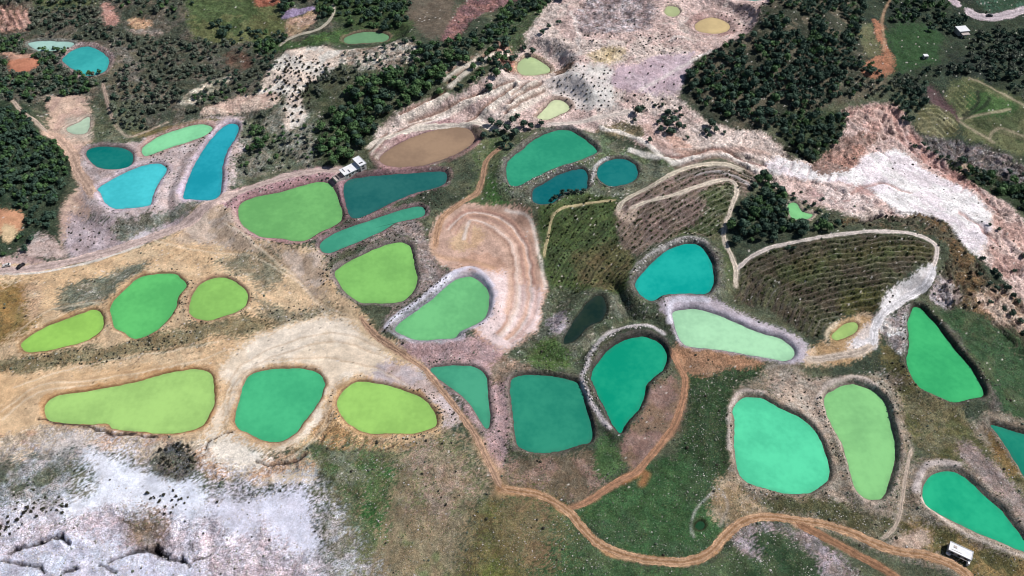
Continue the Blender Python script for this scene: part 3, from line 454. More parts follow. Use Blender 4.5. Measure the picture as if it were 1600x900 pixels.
for k, (wc, bc, bw, bh, lab, pts) in enumerate(PONDS):
    p = np.array(pts, float); c = plan(pts); wl = WLS[k]
    x, y = onplane(p[:, 0], p[:, 1], wl); pl = smooth(np.stack([x, y], 1), 5); POND.append((pl, wl))
    s = win(pl, 26); sd = sdist(X[s], Y[s], pl); sd = sd+NS['d'][s]*.7+NS['c'][s]*.5
    T = np.where(sd > 0, wl+bh*sst(-.4, bw*.75, sd)-bh*.06+.35*NS['c'][s]*sst(.5, 3, sd), wl-np.minimum(2.2, .55*-sd))
    T = np.where(sd > bw*1.1, T-.12*bh*np.minimum(sd-bw*1.1, 6), T)
    wt = sst(bw+13, bw+1., sd); W = wt/np.maximum(sd, .12)**2
    ZN[s] += W*T; ZW[s] += W; ZM[s] = np.maximum(ZM[s], wt); PD[s] = np.minimum(PD[s], sd)
    m = sst(bw*1.15, bw*.75, sd+NS['g'][s]*2.2+NS['d'][s]*2+GRN[s]*.8)*sst(-.2, .3, sd)*.8*(.75+1.2*NS['c'][s]); C3[s] += (alb(bc)-C3[s])*m[..., None]
    SCR[s] *= 1-.4*m
    wet = sst(.95, .45, sd+NS['g'][s]*.4); C3[s] += (np.array(alb(bc))*.42-C3[s])*(wet*.8)[..., None]   # wet soil at the waterline
    SCR[s] *= 1-wet; STO[s] *= 1-wet
# white stone rings, lined banks
for pts, wd, col in (([(914,588),(908,600),(918,620),(934,650),(950,672)], 2.0, (222,212,218)), ([(914,588),(922,562),(944,536),(975,520),(1010,514),(1034,526)], 2.2, (214,206,210)),
                     ([(925,282),(928,265),(938,250),(950,244)], 1.4, (214,210,212)), ([(604,516),(620,498),(655,475),(690,446),(712,430)], 2.6, (226,224,240)), ([(712,430),(735,424),(756,434),(770,455)], 2.2, (214,210,226)),
                     ([(1046,508),(1043,488),(1052,476),(1078,474),(1104,477)], 2.6, (222,218,232)), ([(1140,700),(1139,655),(1142,630),(1160,613),(1195,614)], 1.4, (206,190,184)),
                     ([(1278,625),(1290,604),(1320,594),(1345,592),(1368,604)], 2, (206,192,184)), ([(1430,765),(1436,745),(1450,728),(1475,724),(1500,728)], 3, (204,192,190)),
                     ([(1440,776),(1470,812),(1510,836),(1560,858),(1600,872)], 1.4, (220,206,196)), ([(1292,530),(1294,515),(1308,503)], 1.6, (226,206,180)), ([(1035,393),(1060,376),(1085,373),(1105,382)], 1.6, (170,164,164)),
                     ([(984,445),(990,428),(1012,405),(1035,390)], 1.3, (164,160,160))):
    stroke(col, pts, wd, .8, .85, h=.35, jit=1.1)

# cracked slumped banks; cuts in the ground with their inner shade painted near-black
CRK = np.zeros((NX, NY))
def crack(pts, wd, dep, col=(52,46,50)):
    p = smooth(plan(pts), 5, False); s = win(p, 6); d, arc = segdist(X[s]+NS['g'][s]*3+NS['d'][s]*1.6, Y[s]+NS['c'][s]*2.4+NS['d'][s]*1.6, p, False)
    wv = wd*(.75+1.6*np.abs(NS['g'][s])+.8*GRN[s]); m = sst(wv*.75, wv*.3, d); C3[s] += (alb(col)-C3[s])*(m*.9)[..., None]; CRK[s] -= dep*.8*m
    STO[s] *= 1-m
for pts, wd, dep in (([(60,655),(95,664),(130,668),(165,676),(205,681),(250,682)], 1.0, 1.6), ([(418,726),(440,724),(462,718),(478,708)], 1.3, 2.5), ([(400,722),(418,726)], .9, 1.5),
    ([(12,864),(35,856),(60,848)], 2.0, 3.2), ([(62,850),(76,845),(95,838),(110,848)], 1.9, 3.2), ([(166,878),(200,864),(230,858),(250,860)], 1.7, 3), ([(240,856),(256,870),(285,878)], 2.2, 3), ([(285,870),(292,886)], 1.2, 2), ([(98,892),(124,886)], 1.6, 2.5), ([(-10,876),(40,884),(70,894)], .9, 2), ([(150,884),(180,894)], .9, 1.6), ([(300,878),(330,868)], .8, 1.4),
    ([(1024,474),(1033,464)], 1.2, 1.5), ([(318,706),(326,690),(345,680),(366,676)], .8, 1.4), ([(1342,344),(1362,340),(1376,333)], 2.4, 4), ([(1376,334),(1400,330),(1440,334),(1470,346)], 1.0, 1.5),  # crest above the terraces: the cliff's black shadow painted into the ground colour
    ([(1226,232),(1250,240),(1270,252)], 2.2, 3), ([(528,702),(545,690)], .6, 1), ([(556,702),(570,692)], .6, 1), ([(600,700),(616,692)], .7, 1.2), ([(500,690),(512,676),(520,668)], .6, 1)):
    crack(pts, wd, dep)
for pts in ([(20,866),(60,858),(110,846),(150,856)], [(165,888),(220,868),(290,884)]):
    stroke((226,224,242), pts, 3, 1.5, .15, h=.5, jit=2)

# ------------------------------------------------------------------ terraces: rows stepped down the slope
ROWS = []
def terrace(poly, guide, sp, h, col, wallcol, rowcol=None, a=.7):
    p = smooth(plan(poly), 3); g = smooth(plan(guide), 5, False); s = win(p, 4)
    d, arc = segdist(X[s], Y[s], g, False); m = sst(1.5, -1.5, sdist(X[s]+2*NS['f'][s], Y[s]+2*NS['c'][s], p))
    d = d+NS['f'][s]*2.5+NS['c'][s]*.8
    ph = d/sp; fr = ph-np.floor(ph); saw = .5-fr
    saw = np.where(fr > .86, (fr-.86)/.14-.36, .5-fr)
    CUT[s] += m*h*saw
    wm = np.exp(-((fr-.93)/.07)**2)*m*a; C3[s] += (alb(wallcol)-C3[s])*wm[..., None]
    rm = np.exp(-((fr-.45)/.2)**2)*m*.5*(.6+1.5*NS['g'][s]); C3[s] += (alb((60,64,46))-C3[s])*np.clip(rm, 0, 1)[..., None]
    tone = (vnoise(np.floor(ph)*7.3, arc*.03, 3)-.5)*.5; C3[s] *= (1+tone*m)[..., None]
    ROWS.append((p, g, sp))
terrace([(1150,440),(1166,408),(1232,386),(1332,370),(1430,373),(1456,390),(1450,412),(1420,422),(1382,454),(1366,488),(1330,482),(1300,504),(1272,528),(1250,518),(1200,480),(1150,470)],
        [(1100,540),(1128,470),(1160,415),(1233,382),(1333,364),(1430,360),(1540,372)], 3.0, 2.0, None, (160,150,142))
terrace([(966,334),(992,304),(1062,268),(1112,256),(1166,266),(1184,282),(1150,310),(1134,350),(1118,370),(1060,366),(1006,400),(984,392),(966,366)],
        [(940,350),(975,312),(1033,278),(1067,262),(1100,252),(1140,250),(1190,270)], 3.0, 1.2, None, (190,176,170))
terrace([(850,338),(866,322),(904,308),(960,312),(964,370),(984,400),(996,424),(982,450),(960,468),(930,458),(896,466),(864,448),(854,400)],
        [(800,460),(850,390),(900,335),(960,285),(1000,258)], 4.8, 1.1, None, (70,66,54), a=.5)
terrace([(1440,160),(1470,168),(1498,190),(1490,210),(1450,214),(1432,196)], [(1430,158),(1470,160),(1505,185)], 3.2, .7, None, (160,152,120))
terrace([(1490,150),(1512,124),(1524,140),(1526,160),(1506,176)], [(1480,120),(1530,160)], 3, .4, None, (150,146,104))

# ------------------------------------------------------------------ heights
nat = H0(X, Y)+CUT*(1-.7*FLAT)
rg = (2.2*NS['b']+2.6*NS['f']+1.6*NS['c']+1.2*NS['d']-1.8*np.abs(NS['g'])*RGH+.22*GRN)*RGH
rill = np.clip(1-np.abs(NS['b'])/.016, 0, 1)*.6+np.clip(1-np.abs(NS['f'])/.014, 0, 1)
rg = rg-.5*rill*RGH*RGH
ER = sst(.75, 1., RGH)*sst(175, 215, Y)*(.35+.65*sst(90, 190, X)); rg = rg+ER*(2.2-6.5*np.abs(NS['f'])-4.2*np.abs(NS['c'])-9*np.abs(NS['e']))
q = NS['e']*13+NS['f']*3.5+NS['c']*1.0; fq = q-np.floor(q); LEDGE = ER*np.exp(-((fq-.9)/.07)**2); rg = rg+ER*2.2*(np.floor(q)+sst(.82, .98, fq)-q)
core = (np.abs(X) < 420) & (Y > 95) & (Y < 560)
nat = nat+rg*(1-.85*FLAT)*np.where(core, 1, .4)-.18*FLAT
zp = ZN/np.maximum(ZW, 1e-9); Z = nat+(zp-nat)*ZM*(ZW > 0)
Z = np.where(PD > 1.5, Z+CRK, Z)
Z = np.where((PD > .3) & (ZM > 0), Z+CUT*.35*sst(.6, 3, PD)*(ZM), Z)
RR = np.clip(RGH*.6+SCR*.55, 0, 1)*(1-.75*FLAT)+.06
def streak(th, l, wd, k):
    c, sn = math.cos(th), math.sin(th); u = X*c+Y*sn; v = -X*sn+Y*c
    return vnoise(u/l+NS['b']*1.2, v/wd+NS['b']*5, k)+.6*vnoise(u/l*2, v/wd*2.3+NS['f']*3, k+1)-.8
wa = sst(-.12, .12, NS['a']); wb = sst(140, 190, Y+40*NS['a'])
stk = (streak(.45, 16, 1.5, 1)*wa+streak(2.5, 14, 1.5, 3)*(1-wa))*wb+.3*streak(1.35, 14, 1.4, 5)*(1-wb)
shore = (vnoise(PD/.85, NS['b']*8, 2)-.5)*sst(14, 6, PD)*sst(.8, 2, PD)         # lines left along the banks by old water levels and wheel ruts
C3 *= (1+(.5*NS['c']+.6*NS['d']+.62*GRN*sst(120, 300, Y)+.34*stk)*RR*(1-.5*FLAT)+.45*shore*(RR+.15)+.09*NS['b']+.05*stk)[..., None]
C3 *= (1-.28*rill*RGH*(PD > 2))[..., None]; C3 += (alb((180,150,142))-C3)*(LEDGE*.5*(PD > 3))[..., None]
U = RN.random((NX, NY)); clump = sst(-.06, .1, NS['c']+.4*NS['d'])
dkm = ((U < (.20*SCR*clump+.02*SCR)*sst(100, 260, Y)) & (PD > 1))*.75; C3 += (alb((44,48,42))-C3)*dkm[..., None]
U = RN.random((NX, NY)); clump = sst(-.03, .12, NS['g']+.3*NS['f'])
lkm = ((U < (.07*STO*clump+.006*STO)*sst(120, 260, Y)) & (PD > 1))*.85; C3 += (alb((220,212,208))-C3)*lkm[..., None]
def lerp2(A, x, y):
    i = np.clip(np.searchsorted(GX, x)-1, 0, NX-2); j = np.clip(np.searchsorted(GY, y)-1, 0, NY-2)
    fx = (x-GX[i])/(GX[i+1]-GX[i]); fy = (y-GY[j])/(GY[j+1]-GY[j])
    return (A[i, j]*(1-fx)+A[i+1, j]*fx)*(1-fy)+(A[i, j+1]*(1-fx)+A[i+1, j+1]*fx)*fy
def zat(x, y): return lerp2(Z, np.asarray(x, float), np.asarray(y, float))

# ------------------------------------------------------------------ materials
def mat(name, build):
    m = bpy.data.materials.new(name); m.use_nodes = True; t = m.node_tree; b = t.nodes['Principled BSDF']
    b.inputs['Specular IOR Level'].default_value = .2; build(t, b); return m
def N(t, kind, **kw):
    n = t.nodes.new('ShaderNode'+kind)
    for k, v in kw.items():
        if k in n.inputs.keys(): n.inputs[k].default_value = v
        else: setattr(n, k, v)
    return n
def mixc(t, a, b, f, mode='MIX'):
    n = t.nodes.new('ShaderNodeMix'); n.data_type = 'RGBA'; n.blend_type = mode
    for s, v in ((n.inputs[0], f), (n.inputs[6], a), (n.inputs[7], b)):
        if hasattr(v, 'default_value') or hasattr(v, 'is_linked'): t.links.new(v, s)
        else: s.default_value = v if not isinstance(v, tuple) else (*v, 1)[:4]
    return n.outputs[2]
def ramp(t, v, a, b):
    n = t.nodes.new('ShaderNodeMapRange'); n.interpolation_type = 'SMOOTHSTEP'
    t.links.new(v, n.inputs[0]); n.inputs[1].default_value = a; n.inputs[2].default_value = b; return n.outputs[0]
def mul(t, a, b, op='MULTIPLY'):
    n = t.nodes.new('ShaderNodeMath'); n.operation = op
    for s, v in zip(n.inputs, (a, b)):
        if hasattr(v, 'is_linked'): t.links.new(v, s)
        else: s.default_value = v
    return n.outputs[0]
def noise(t, v, s, d=3, r=.6):
    n = N(t, 'TexNoise'); n.inputs['Scale'].default_value = s; n.inputs['Detail'].default_value = d; n.inputs['Roughness'].default_value = r
    t.links.new(v, n.inputs['Vector']); return n.outputs['Fac']
def ground_mat(t, b):
    g = N(t, 'NewGeometry'); P = g.outputs['Position']
    ac = N(t, 'Attribute', attribute_name='Col'); at = N(t, 'Attribute', attribute_name='Cov')
    sep = N(t, 'SeparateColor'); t.links.new(at.outputs['Color'], sep.inputs[0])
    scr, sto, rg_ = sep.outputs[0], sep.outputs[1], sep.outputs[2]
    c = ac.outputs['Color']
    n1 = noise(t, P, .9, 4, .7); n2 = noise(t, P, 2.6, 3, .65); n3 = noise(t, P, .35, 3, .6)
    n4 = noise(t, P, .12, 5, .75)
    v = mul(t, ramp(t, n1, .3, .7), .75, 'MULTIPLY'); v = mul(t, v, .64, 'ADD')
    gv = N(t, 'CombineColor'); [t.links.new(v, gv.inputs[i]) for i in range(3)]
    amt = mul(t, mul(t, mul(t, rg_, .4), mul(t, scr, .5), 'ADD'), .12, 'ADD'); amt.node.use_clamp = True
    c = mixc(t, c, gv.outputs[0], amt, 'MULTIPLY')
    v4 = mul(t, mul(t, ramp(t, n4, .32, .68), .5), .76, 'ADD'); g4 = N(t, 'CombineColor'); [t.links.new(v4, g4.inputs[i]) for i in range(3)]
    c = mixc(t, c, g4.outputs[0], .8, 'MULTIPLY')
    n6 = noise(t, P, .21, 4, .7); c = mixc(t, c, mixc(t, (1.16, 1.0, .8), (.86, 1.02, .98), ramp(t, n6, .4, .6)), mul(t, mul(t, scr, .7), .02, 'ADD'), 'MULTIPLY')
    vc = N(t, 'TexVoronoi'); vc.inputs['Scale'].default_value = .62; t.links.new(P, vc.inputs['Vector'])
    vs_ = N(t, 'SeparateColor'); t.links.new(vc.outputs['Color'], vs_.inputs[0]); cv = mul(t, mul(t, vs_.outputs[0], .5), .75, 'ADD')
    g5 = N(t, 'CombineColor'); [t.links.new(cv, g5.inputs[i]) for i in range(3)]; c = mixc(t, c, g5.outputs[0], mul(t, rg_, .8), 'MULTIPLY')
    n5 = noise(t, P, 2.3, 3, .8); v5 = mul(t, mul(t, ramp(t, n5, .34, .66), 1.25), .38, 'ADD')
    g6 = N(t, 'CombineColor'); [t.links.new(v5, g6.inputs[i]) for i in range(3)]
    a5 = mul(t, mul(t, mul(t, rg_, .7), mul(t, scr, .6), 'ADD'), .12, 'ADD'); a5.node.use_clamp = True; c = mixc(t, c, g6.outputs[0], a5, 'MULTIPLY')
    dk = mixc(t, c, tuple(alb((40, 48, 40))), .85)
    f = mul(t, ramp(t, mul(t, n2, mul(t, n3, .5), 'ADD'), .74, .86), scr); c = mixc(t, c, dk, f)
    n7 = noise(t, P, 1.7, 3, .75); c = mixc(t, c, tuple(alb((164, 158, 122))), mul(t, mul(t, ramp(t, n7, .56, .66), ramp(t, n4, .36, .6)), mul(t, scr, .75)))
    vo = N(t, 'TexVoronoi'); vo.inputs['Scale'].default_value = 1.25; t.links.new(P, vo.inputs['Vector'])
    rnd = N(t, 'SeparateColor'); t.links.new(vo.outputs['Color'], rnd.inputs[0])
    st = mul(t, ramp(t, vo.outputs['Distance'], .42, .28), ramp(t, rnd.outputs[0], .74, .78))
    st = mul(t, st, ramp(t, n3, .42, .6)); st = mul(t, st, sto)
    c = mixc(t, c, tuple(alb((214, 206, 202))), mul(t, st, .9))
    t.links.new(c, b.inputs['Base Color']); b.inputs['Roughness'].default_value = .95; b.inputs['Specular IOR Level'].default_value = .08
    v2 = N(t, 'TexVoronoi'); v2.inputs['Scale'].default_value = .62; t.links.new(P, v2.inputs['Vector'])
    hh = mul(t, mul(t, n1, .55), mul(t, n2, .5), 'ADD'); hh = mul(t, hh, mul(t, v2.outputs['Distance'], -.9), 'ADD')
    bp = N(t, 'Bump'); bp.inputs['Strength'].default_value = .75; bp.inputs['Distance'].default_value = .5
    t.links.new(mul(t, hh, mul(t, rg_, .05, 'ADD')), bp.inputs['Height']); t.links.new(bp.outputs[0], b.inputs['Normal'])
M_GROUND = mat('soil_chalk_and_scrub', ground_mat)
def leaf_mat(c1, c2, rough=.75):
    def f(t, b):
        g = N(t, 'NewGeometry'); oi = N(t, 'ObjectInfo')
        n = noise(t, g.outputs['Position'], .16, 3, .7)
        n2 = noise(t, g.outputs['Position'], 1.3, 2, .6)
        c = mixc(t, tuple(alb(c1)), tuple(alb(c2)), ramp(t, mul(t, n, mul(t, n2, .6), 'ADD'), .55, 1.0))
        t.links.new(c, b.inputs['Base Color']); b.inputs['Roughness'].default_value = rough
    return f
M_LEAF = mat('dark_pine_foliage', leaf_mat((46, 80, 52), (98, 128, 80)))
M_OLIVE = mat('grey_green_foliage', leaf_mat((74, 86, 74), (120, 126, 110)))
M_BLUE = mat('blackish_green_foliage', leaf_mat((38, 62, 54), (78, 102, 84)))
M_SHRUB = mat('dry_shrub_foliage', leaf_mat((46, 44, 42), (74, 72, 58)))
M_VINE = mat('orchard_foliage', leaf_mat((44, 56, 36), (84, 96, 54)))
M_BARK = mat('bark', lambda t, b: (t.links.new(mixc(t, tuple(alb((84, 68, 54))), tuple(alb((120, 102, 84))), noise(t, N(t, 'NewGeometry').outputs['Position'], 4)), b.inputs['Base Color'])))
M_ROCK = mat('pale_limestone', lambda t, b: (t.links.new(mixc(t, tuple(alb((176, 168, 168))), tuple(alb((226, 220, 216))), noise(t, N(t, 'NewGeometry').outputs['Position'], .8)), b.inputs['Base Color'])))
def water_mat(col, k):
    def f(t, b):
        P = N(t, 'NewGeometry').outputs['Position']
        c = alb(col)*.98; n = noise(t, P, .035, 4, .6); n2 = noise(t, P, .45, 2, .5)
        cc = mixc(t, tuple(c*.86), tuple(np.minimum(c*1.09+np.array([.012, .01, .002]), .9)), ramp(t, mul(t, n, mul(t, n2, .25), 'ADD'), .45, .8))
        sh = N(t, 'Attribute', attribute_name='Shore'); n3 = noise(t, P, .3, 3, .6); f = mul(t, mul(t, sh.outputs['Fac'], ramp(t, n3, .25, .75)), .75)
        cc = mixc(t, cc, tuple(c*.62+.02), f)
        t.links.new(cc, b.inputs['Base Color']); b.inputs['Roughness'].default_value = .05; b.inputs['Specular IOR Level'].default_value = .35
        bp = N(t, 'Bump'); bp.inputs['Strength'].default_value = .06; bp.inputs['Distance'].default_value = .1
        t.links.new(noise(t, P, 1.4, 2), bp.inputs['Height']); t.links.new(bp.outputs[0], b.inputs['Normal'])
    return mat('turbid_water', f)

# ------------------------------------------------------------------ build the ground and the roads from the grid
def mesh_np(name, V, F, m, attrs=None, smoothed=True):
    F = np.asarray(F, np.int32); k = F.shape[1]; me = bpy.data.meshes.new(name)
    me.vertices.add(len(V)); me.vertices.foreach_set('co', np.ascontiguousarray(V, np.float32).ravel())
    me.loops.add(F.size); me.loops.foreach_set('vertex_index', F.ravel())
    me.polygons.add(len(F)); me.polygons.foreach_set('loop_start', np.arange(0, F.size, k, dtype=np.int32))
    for an, av in (attrs or {}).items():
        at = me.attributes.new(an, 'FLOAT_COLOR', 'POINT')
        at.data.foreach_set('color', np.concatenate([av, np.ones((len(av), 1))], 1).astype(np.float32).ravel())
    me.update(calc_edges=True); me.validate()
    if smoothed: me.shade_smooth()
    else: me.shade_flat()
    me.materials.append(m); return me
def link(name, me, parent=None, label=None, cat=None, group=None, kind=None):
    o = bpy.data.objects.new(name, me); COL.objects.link(o)
    if parent: o.parent = parent
    for k, v in (('label', label), ('category', cat), ('group', group), ('kind', kind)):
        if v: o[k] = v
    return o
idx = np.arange(NX*NY).reshape(NX, NY)
quads = np.stack([idx[:-1, :-1], idx[1:, :-1], idx[1:, 1:], idx[:-1, 1:]], -1).reshape(-1, 4)
VV = np.stack([X, Y, Z], -1).reshape(-1, 3); CC = np.clip(C3, .004, .82).reshape(-1, 3); CV = np.stack([SCR, STO, RGH], -1).reshape(-1, 3)
link('ground', mesh_np('ground', VV, quads, M_GROUND, {'Col': CC, 'Cov': CV}), None, None, None, None, 'structure')
def road_mat(t, b):
    P = N(t, 'NewGeometry').outputs['Position']; a = N(t, 'Attribute', attribute_name='Across'); sp = N(t, 'SeparateColor'); t.links.new(a.outputs['Color'], sp.inputs[0])
    ac = sp.outputs[0]; c1 = N(t, 'Attribute', attribute_name='Col').outputs['Color']; c2 = N(t, 'Attribute', attribute_name='Dark').outputs['Color']
    n1 = noise(t, P, .5, 4, .7); n2 = noise(t, P, 2.2, 3, .7); n3 = noise(t, P, .12, 3, .6)
    aw = mul(t, ac, mul(t, mul(t, n1, -.5, 'ADD'), 1.1), 'ADD')
    rut = mul(t, ramp(t, aw, .1, .4), ramp(t, aw, .8, .5))
    c = mixc(t, c2, c1, mul(t, rut, .85)); vg = ramp(t, aw, .62, .86)
    c = mixc(t, c, mixc(t, c1, (1.25, 1.22, 1.18), 1.0, 'MULTIPLY'), mul(t, vg, ramp(t, n3, .35, .6)))
    v = mul(t, mul(t, ramp(t, n2, .3, .7), .5), .74, 'ADD'); g = N(t, 'CombineColor'); [t.links.new(v, g.inputs[i]) for i in range(3)]
    c = mixc(t, c, g.outputs[0], .9, 'MULTIPLY'); v = mul(t, mul(t, ramp(t, n1, .3, .7), .45), .78, 'ADD'); g = N(t, 'CombineColor'); [t.links.new(v, g.inputs[i]) for i in range(3)]
    c = mixc(t, c, g.outputs[0], .9, 'MULTIPLY')
    t.links.new(c, b.inputs['Base Color']); b.inputs['Roughness'].default_value = .95; b.inputs['Specular IOR Level'].default_value = .05
    bp = N(t, 'Bump'); bp.inputs['Strength'].default_value = .6; bp.inputs['Distance'].default_value = .25
    t.links.new(mul(t, n2, mul(t, rut, -.5), 'ADD'), bp.inputs['Height']); t.links.new(bp.outputs[0], b.inputs['Normal'])
M_ROAD = mat('trodden_earth', road_mat)
for nm, lb, p, wid, c1, c2 in ROADS:       # each road a sheet laid just over the ground
    L = np.concatenate([[0], np.cumsum(np.hypot(*np.diff(p, axis=0).T))]); n = max(int(L[-1]/.7), 4); t_ = np.linspace(0, L[-1], n)
    q = np.stack([np.interp(t_, L, p[:, 0]), np.interp(t_, L, p[:, 1])], 1); q[1:-1] = .25*q[:-2]+.5*q[1:-1]+.25*q[2:]
    tg = np.gradient(q, axis=0); tg /= np.linalg.norm(tg, axis=1)[:, None]+1e-9; nn = np.stack([-tg[:, 1], tg[:, 0]], 1); A = np.linspace(-1, 1, 11)
    wl_ = [wid*.5*(1+1.1*fbm(q[:, 0]+77*k, q[:, 1], 5, 3+k, 3)+.25*(RN.random(n)-.5)) for k in (0, 1)]
    taper = np.clip(np.minimum(np.arange(n), np.arange(n)[::-1])/3., .25, 1)
    V = np.concatenate([q+nn*(np.where(a > 0, wl_[0], wl_[1])*a*taper)[:, None] for a in A]); zz = zat(V[:, 0], V[:, 1])+.07
    V = np.concatenate([V, zz[:, None]], 1); ii = np.arange(11*n).reshape(11, n)
    F = np.stack([ii[:-1, :-1], ii[:-1, 1:], ii[1:, 1:], ii[1:, :-1]], -1).reshape(-1, 4)[:, ::-1]
    link(nm, mesh_np(nm, V, F, M_ROAD, {'Col': np.tile(c1, (11*n, 1)), 'Dark': np.tile(np.minimum(c1*.72, c2*.85), (11*n, 1)), 'Across': np.repeat(np.abs(np.repeat(A, n))[:, None], 3, 1)}), None, lb, None, None, 'structure')
for k, ((pl, wl), pd) in enumerate(zip(POND, PONDS)):
    c = pl.mean(0); n = len(pl); nr = np.roll(pl, -1, 0)-np.roll(pl, 1, 0); nr = np.stack([nr[:, 1], -nr[:, 0]], 1); nr /= np.linalg.norm(nr, axis=1)[:, None]
    area = np.sum(pl[:, 0]*np.roll(pl[:, 1], -1)-pl[:, 1]*np.roll(pl[:, 0], -1)); e = pl+nr*(1.2 if area > 0 else -1.2)
    FR = (1, .985, .965, .94, .9, .84, .7, .35); rings = [e]+[c+(pl-c)*f for f in FR[1:]]; K = len(FR)
    V = np.concatenate([np.concatenate([r_, np.full((n, 1), wl)], 1) for r_ in rings]+[np.array([[c[0], c[1], wl]])])
    F = []
    for r_ in range(K-1):
        for i in range(n): j = (i+1) % n; F += [(r_*n+i, r_*n+j, (r_+1)*n+j), (r_*n+i, (r_+1)*n+j, (r_+1)*n+i)]
    for i in range(n): F.append(((K-1)*n+i, (K-1)*n+(i+1) % n, K*n))
    F = np.array(F)
    if area < 0: F = F[:, ::-1]
    sh = np.repeat(sst(2.2, 0, -sdist(V[:, 0], V[:, 1], pl))[:, None], 3, 1)
    link('pond', mesh_np('pond', V, F, water_mat(pd[0], k), {'Shore': sh}), None, pd[4], 'pond', None, 'structure')

# ------------------------------------------------------------------ plants and stones
def ico(sub=1):
    t = (1+5**.5)/2
    V = [np.array(v, float)/math.hypot(1, t) for v in [(-1,t,0),(1,t,0),(-1,-t,0),(1,-t,0),(0,-1,t),(0,1,t),(0,-1,-t),(0,1,-t),(t,0,-1),(t,0,1),(-t,0,-1),(-t,0,1)]]
    F = [(0,11,5),(0,5,1),(0,1,7),(0,7,10),(0,10,11),(1,5,9),(5,11,4),(11,10,2),(10,7,6),(7,1,8),(3,9,4),(3,4,2),(3,2,6),(3,6,8),(3,8,9),(4,9,5),(2,4,11),(6,2,10),(8,6,7),(9,8,1)]
    for _ in range(sub-1):
        mid = {}; G = []
        def m(a, b):
            k = (min(a, b), max(a, b))
            if k not in mid: v = V[a]+V[b]; V.append(v/np.linalg.norm(v)); mid[k] = len(V)-1
            return mid[k]
        for a, b, c in F:
            ab, bc, ca = m(a, b), m(b, c), m(c, a); G += [(a, ab, ca), (b, bc, ab), (c, ca, bc), (ab, bc, ca)]
        F = G
    return np.array(V), np.array(F)
def crown(seed, lobes, leaves, leaf, flat=.72, zc=1.0, core=2):
    r = np.random.default_rng(seed); L = []
    for i in range(lobes):
        a = r.uniform(0, 6.283); d = r.uniform(.15, .62) if i else 0; L.append((d*math.cos(a), d*math.sin(a), zc+r.uniform(-.35, .42)*flat, r.uniform(.34, .56) if i else .62))
    L = np.array(L); V = []; F = []
    cv, cf = ico(core)
    for (x, y, z, q) in L[:3 if core == 1 else 5]:
        o = len(V); j = cv*q*.86*(1+.25*(r.random((len(cv), 1))-.5)); j[:, 2] *= flat; V += list(j+[x, y, z]); F += [tuple(f+o) for f in cf]
    for k in range(leaves):
        x, y, z, q = L[r.integers(lobes)]; n = r.normal(size=3); n[2] += .35; n /= np.linalg.norm(n)
        p = np.array([x, y, z])+n*[1, 1, flat]*q*r.uniform(.82, 1.18)
        n = n+r.normal(size=3)*.55; n /= np.linalg.norm(n); u = np.cross(n, r.normal(size=3)); u /= np.linalg.norm(u); v = np.cross(n, u)
        a, b = leaf*r.uniform(.6, 1.3), leaf*r.uniform(.5, 1.0); o = len(V)
        V += [p-u*a, p-v*b+n*.2*a, p+u*a, p+v*b+n*.2*a]; F += [(o, o+1, o+2), (o, o+2, o+3)]
    return np.array(V), np.array(F)
def trunk_mesh(seed):
    r = np.random.default_rng(seed); V = []; F = []
    def tube(P, rad, n=6):
        o = len(V)
        for p, q in zip(P, rad):
            for i in range(n): a = 6.283*i/n; V.append((p[0]+q*math.cos(a), p[1]+q*math.sin(a), p[2]))
        for k in range(len(P)-1):
            for i in range(n): a, b = o+k*n+i, o+k*n+(i+1) % n; F.extend([(a, b, b+n), (a, b+n, a+n)])
    lx, ly = r.uniform(-.08, .08, 2)
    tube([(0, 0, -.3), (lx*.4, ly*.4, .35), (lx, ly, 1.0)], [.11, .075, .04])
    for i in range(4):
        a = 6.283*i/4+r.uniform(-.5, .5); tube([(lx*.4, ly*.4, .38+.08*i), (.25*math.cos(a), .25*math.sin(a), .68), (.5*math.cos(a), .5*math.sin(a), .92)], [.045, .03, .015], 5)
    return np.array(V), np.array(F)
SP = {'leaf': M_LEAF, 'olive': M_OLIVE, 'blue': M_BLUE}
NV = 5
CROWN = [crown(11+i, 9+i % 3, 190, .17, (.66, .8, .72, .9, .6)[i]) for i in range(NV)]
LOW = [crown(41+i, 6, 52, .27, (.66, .8, .74)[i], core=1) for i in range(3)]
TRUNK = [trunk_mesh(5+i) for i in range(3)]
TREES = []; SHRUBS = []; VINES = []; STONES = []
def free(x, y, mp=1.0, road=True):
    ok = lerp2(PD, x, y) > mp
    if road:
        i = np.clip(np.searchsorted(GX, x), 0, NX-1); j = np.clip(np.searchsorted(GY, y), 0, NY-1); ok &= ROADI[i, j] == 0
    return ok
def points(poly, sp, jit=.42, pl=None):
    p = smooth(plan(poly), 3) if pl is None else pl
    x0, y0 = p.min(0); x1, y1 = p.max(0); gx, gy = np.meshgrid(np.arange(x0, x1, sp), np.arange(y0, y1, sp*.87), indexing='ij')
    gx = gx+(np.arange(gx.shape[1]) % 2)*sp*.5; gx = gx+RN.uniform(-jit, jit, gx.shape)*sp; gy = gy+RN.uniform(-jit, jit, gy.shape)*sp
    gx, gy = gx.ravel(), gy.ravel(); m = inside(gx, gy, p); return gx[m], gy[m]
CLEAR = [plan(q) for q in ([(12,92),(32,85),(62,89),(60,106),(44,118),(14,116)], [(0,80),(48,83),(48,93),(0,92)], [(158,4),(178,10),(180,44),(158,42)], [(196,24),(224,24),(240,36),(224,52),(200,48)], [(-20,6),(30,6),(46,24),(44,54),(-20,56)])]
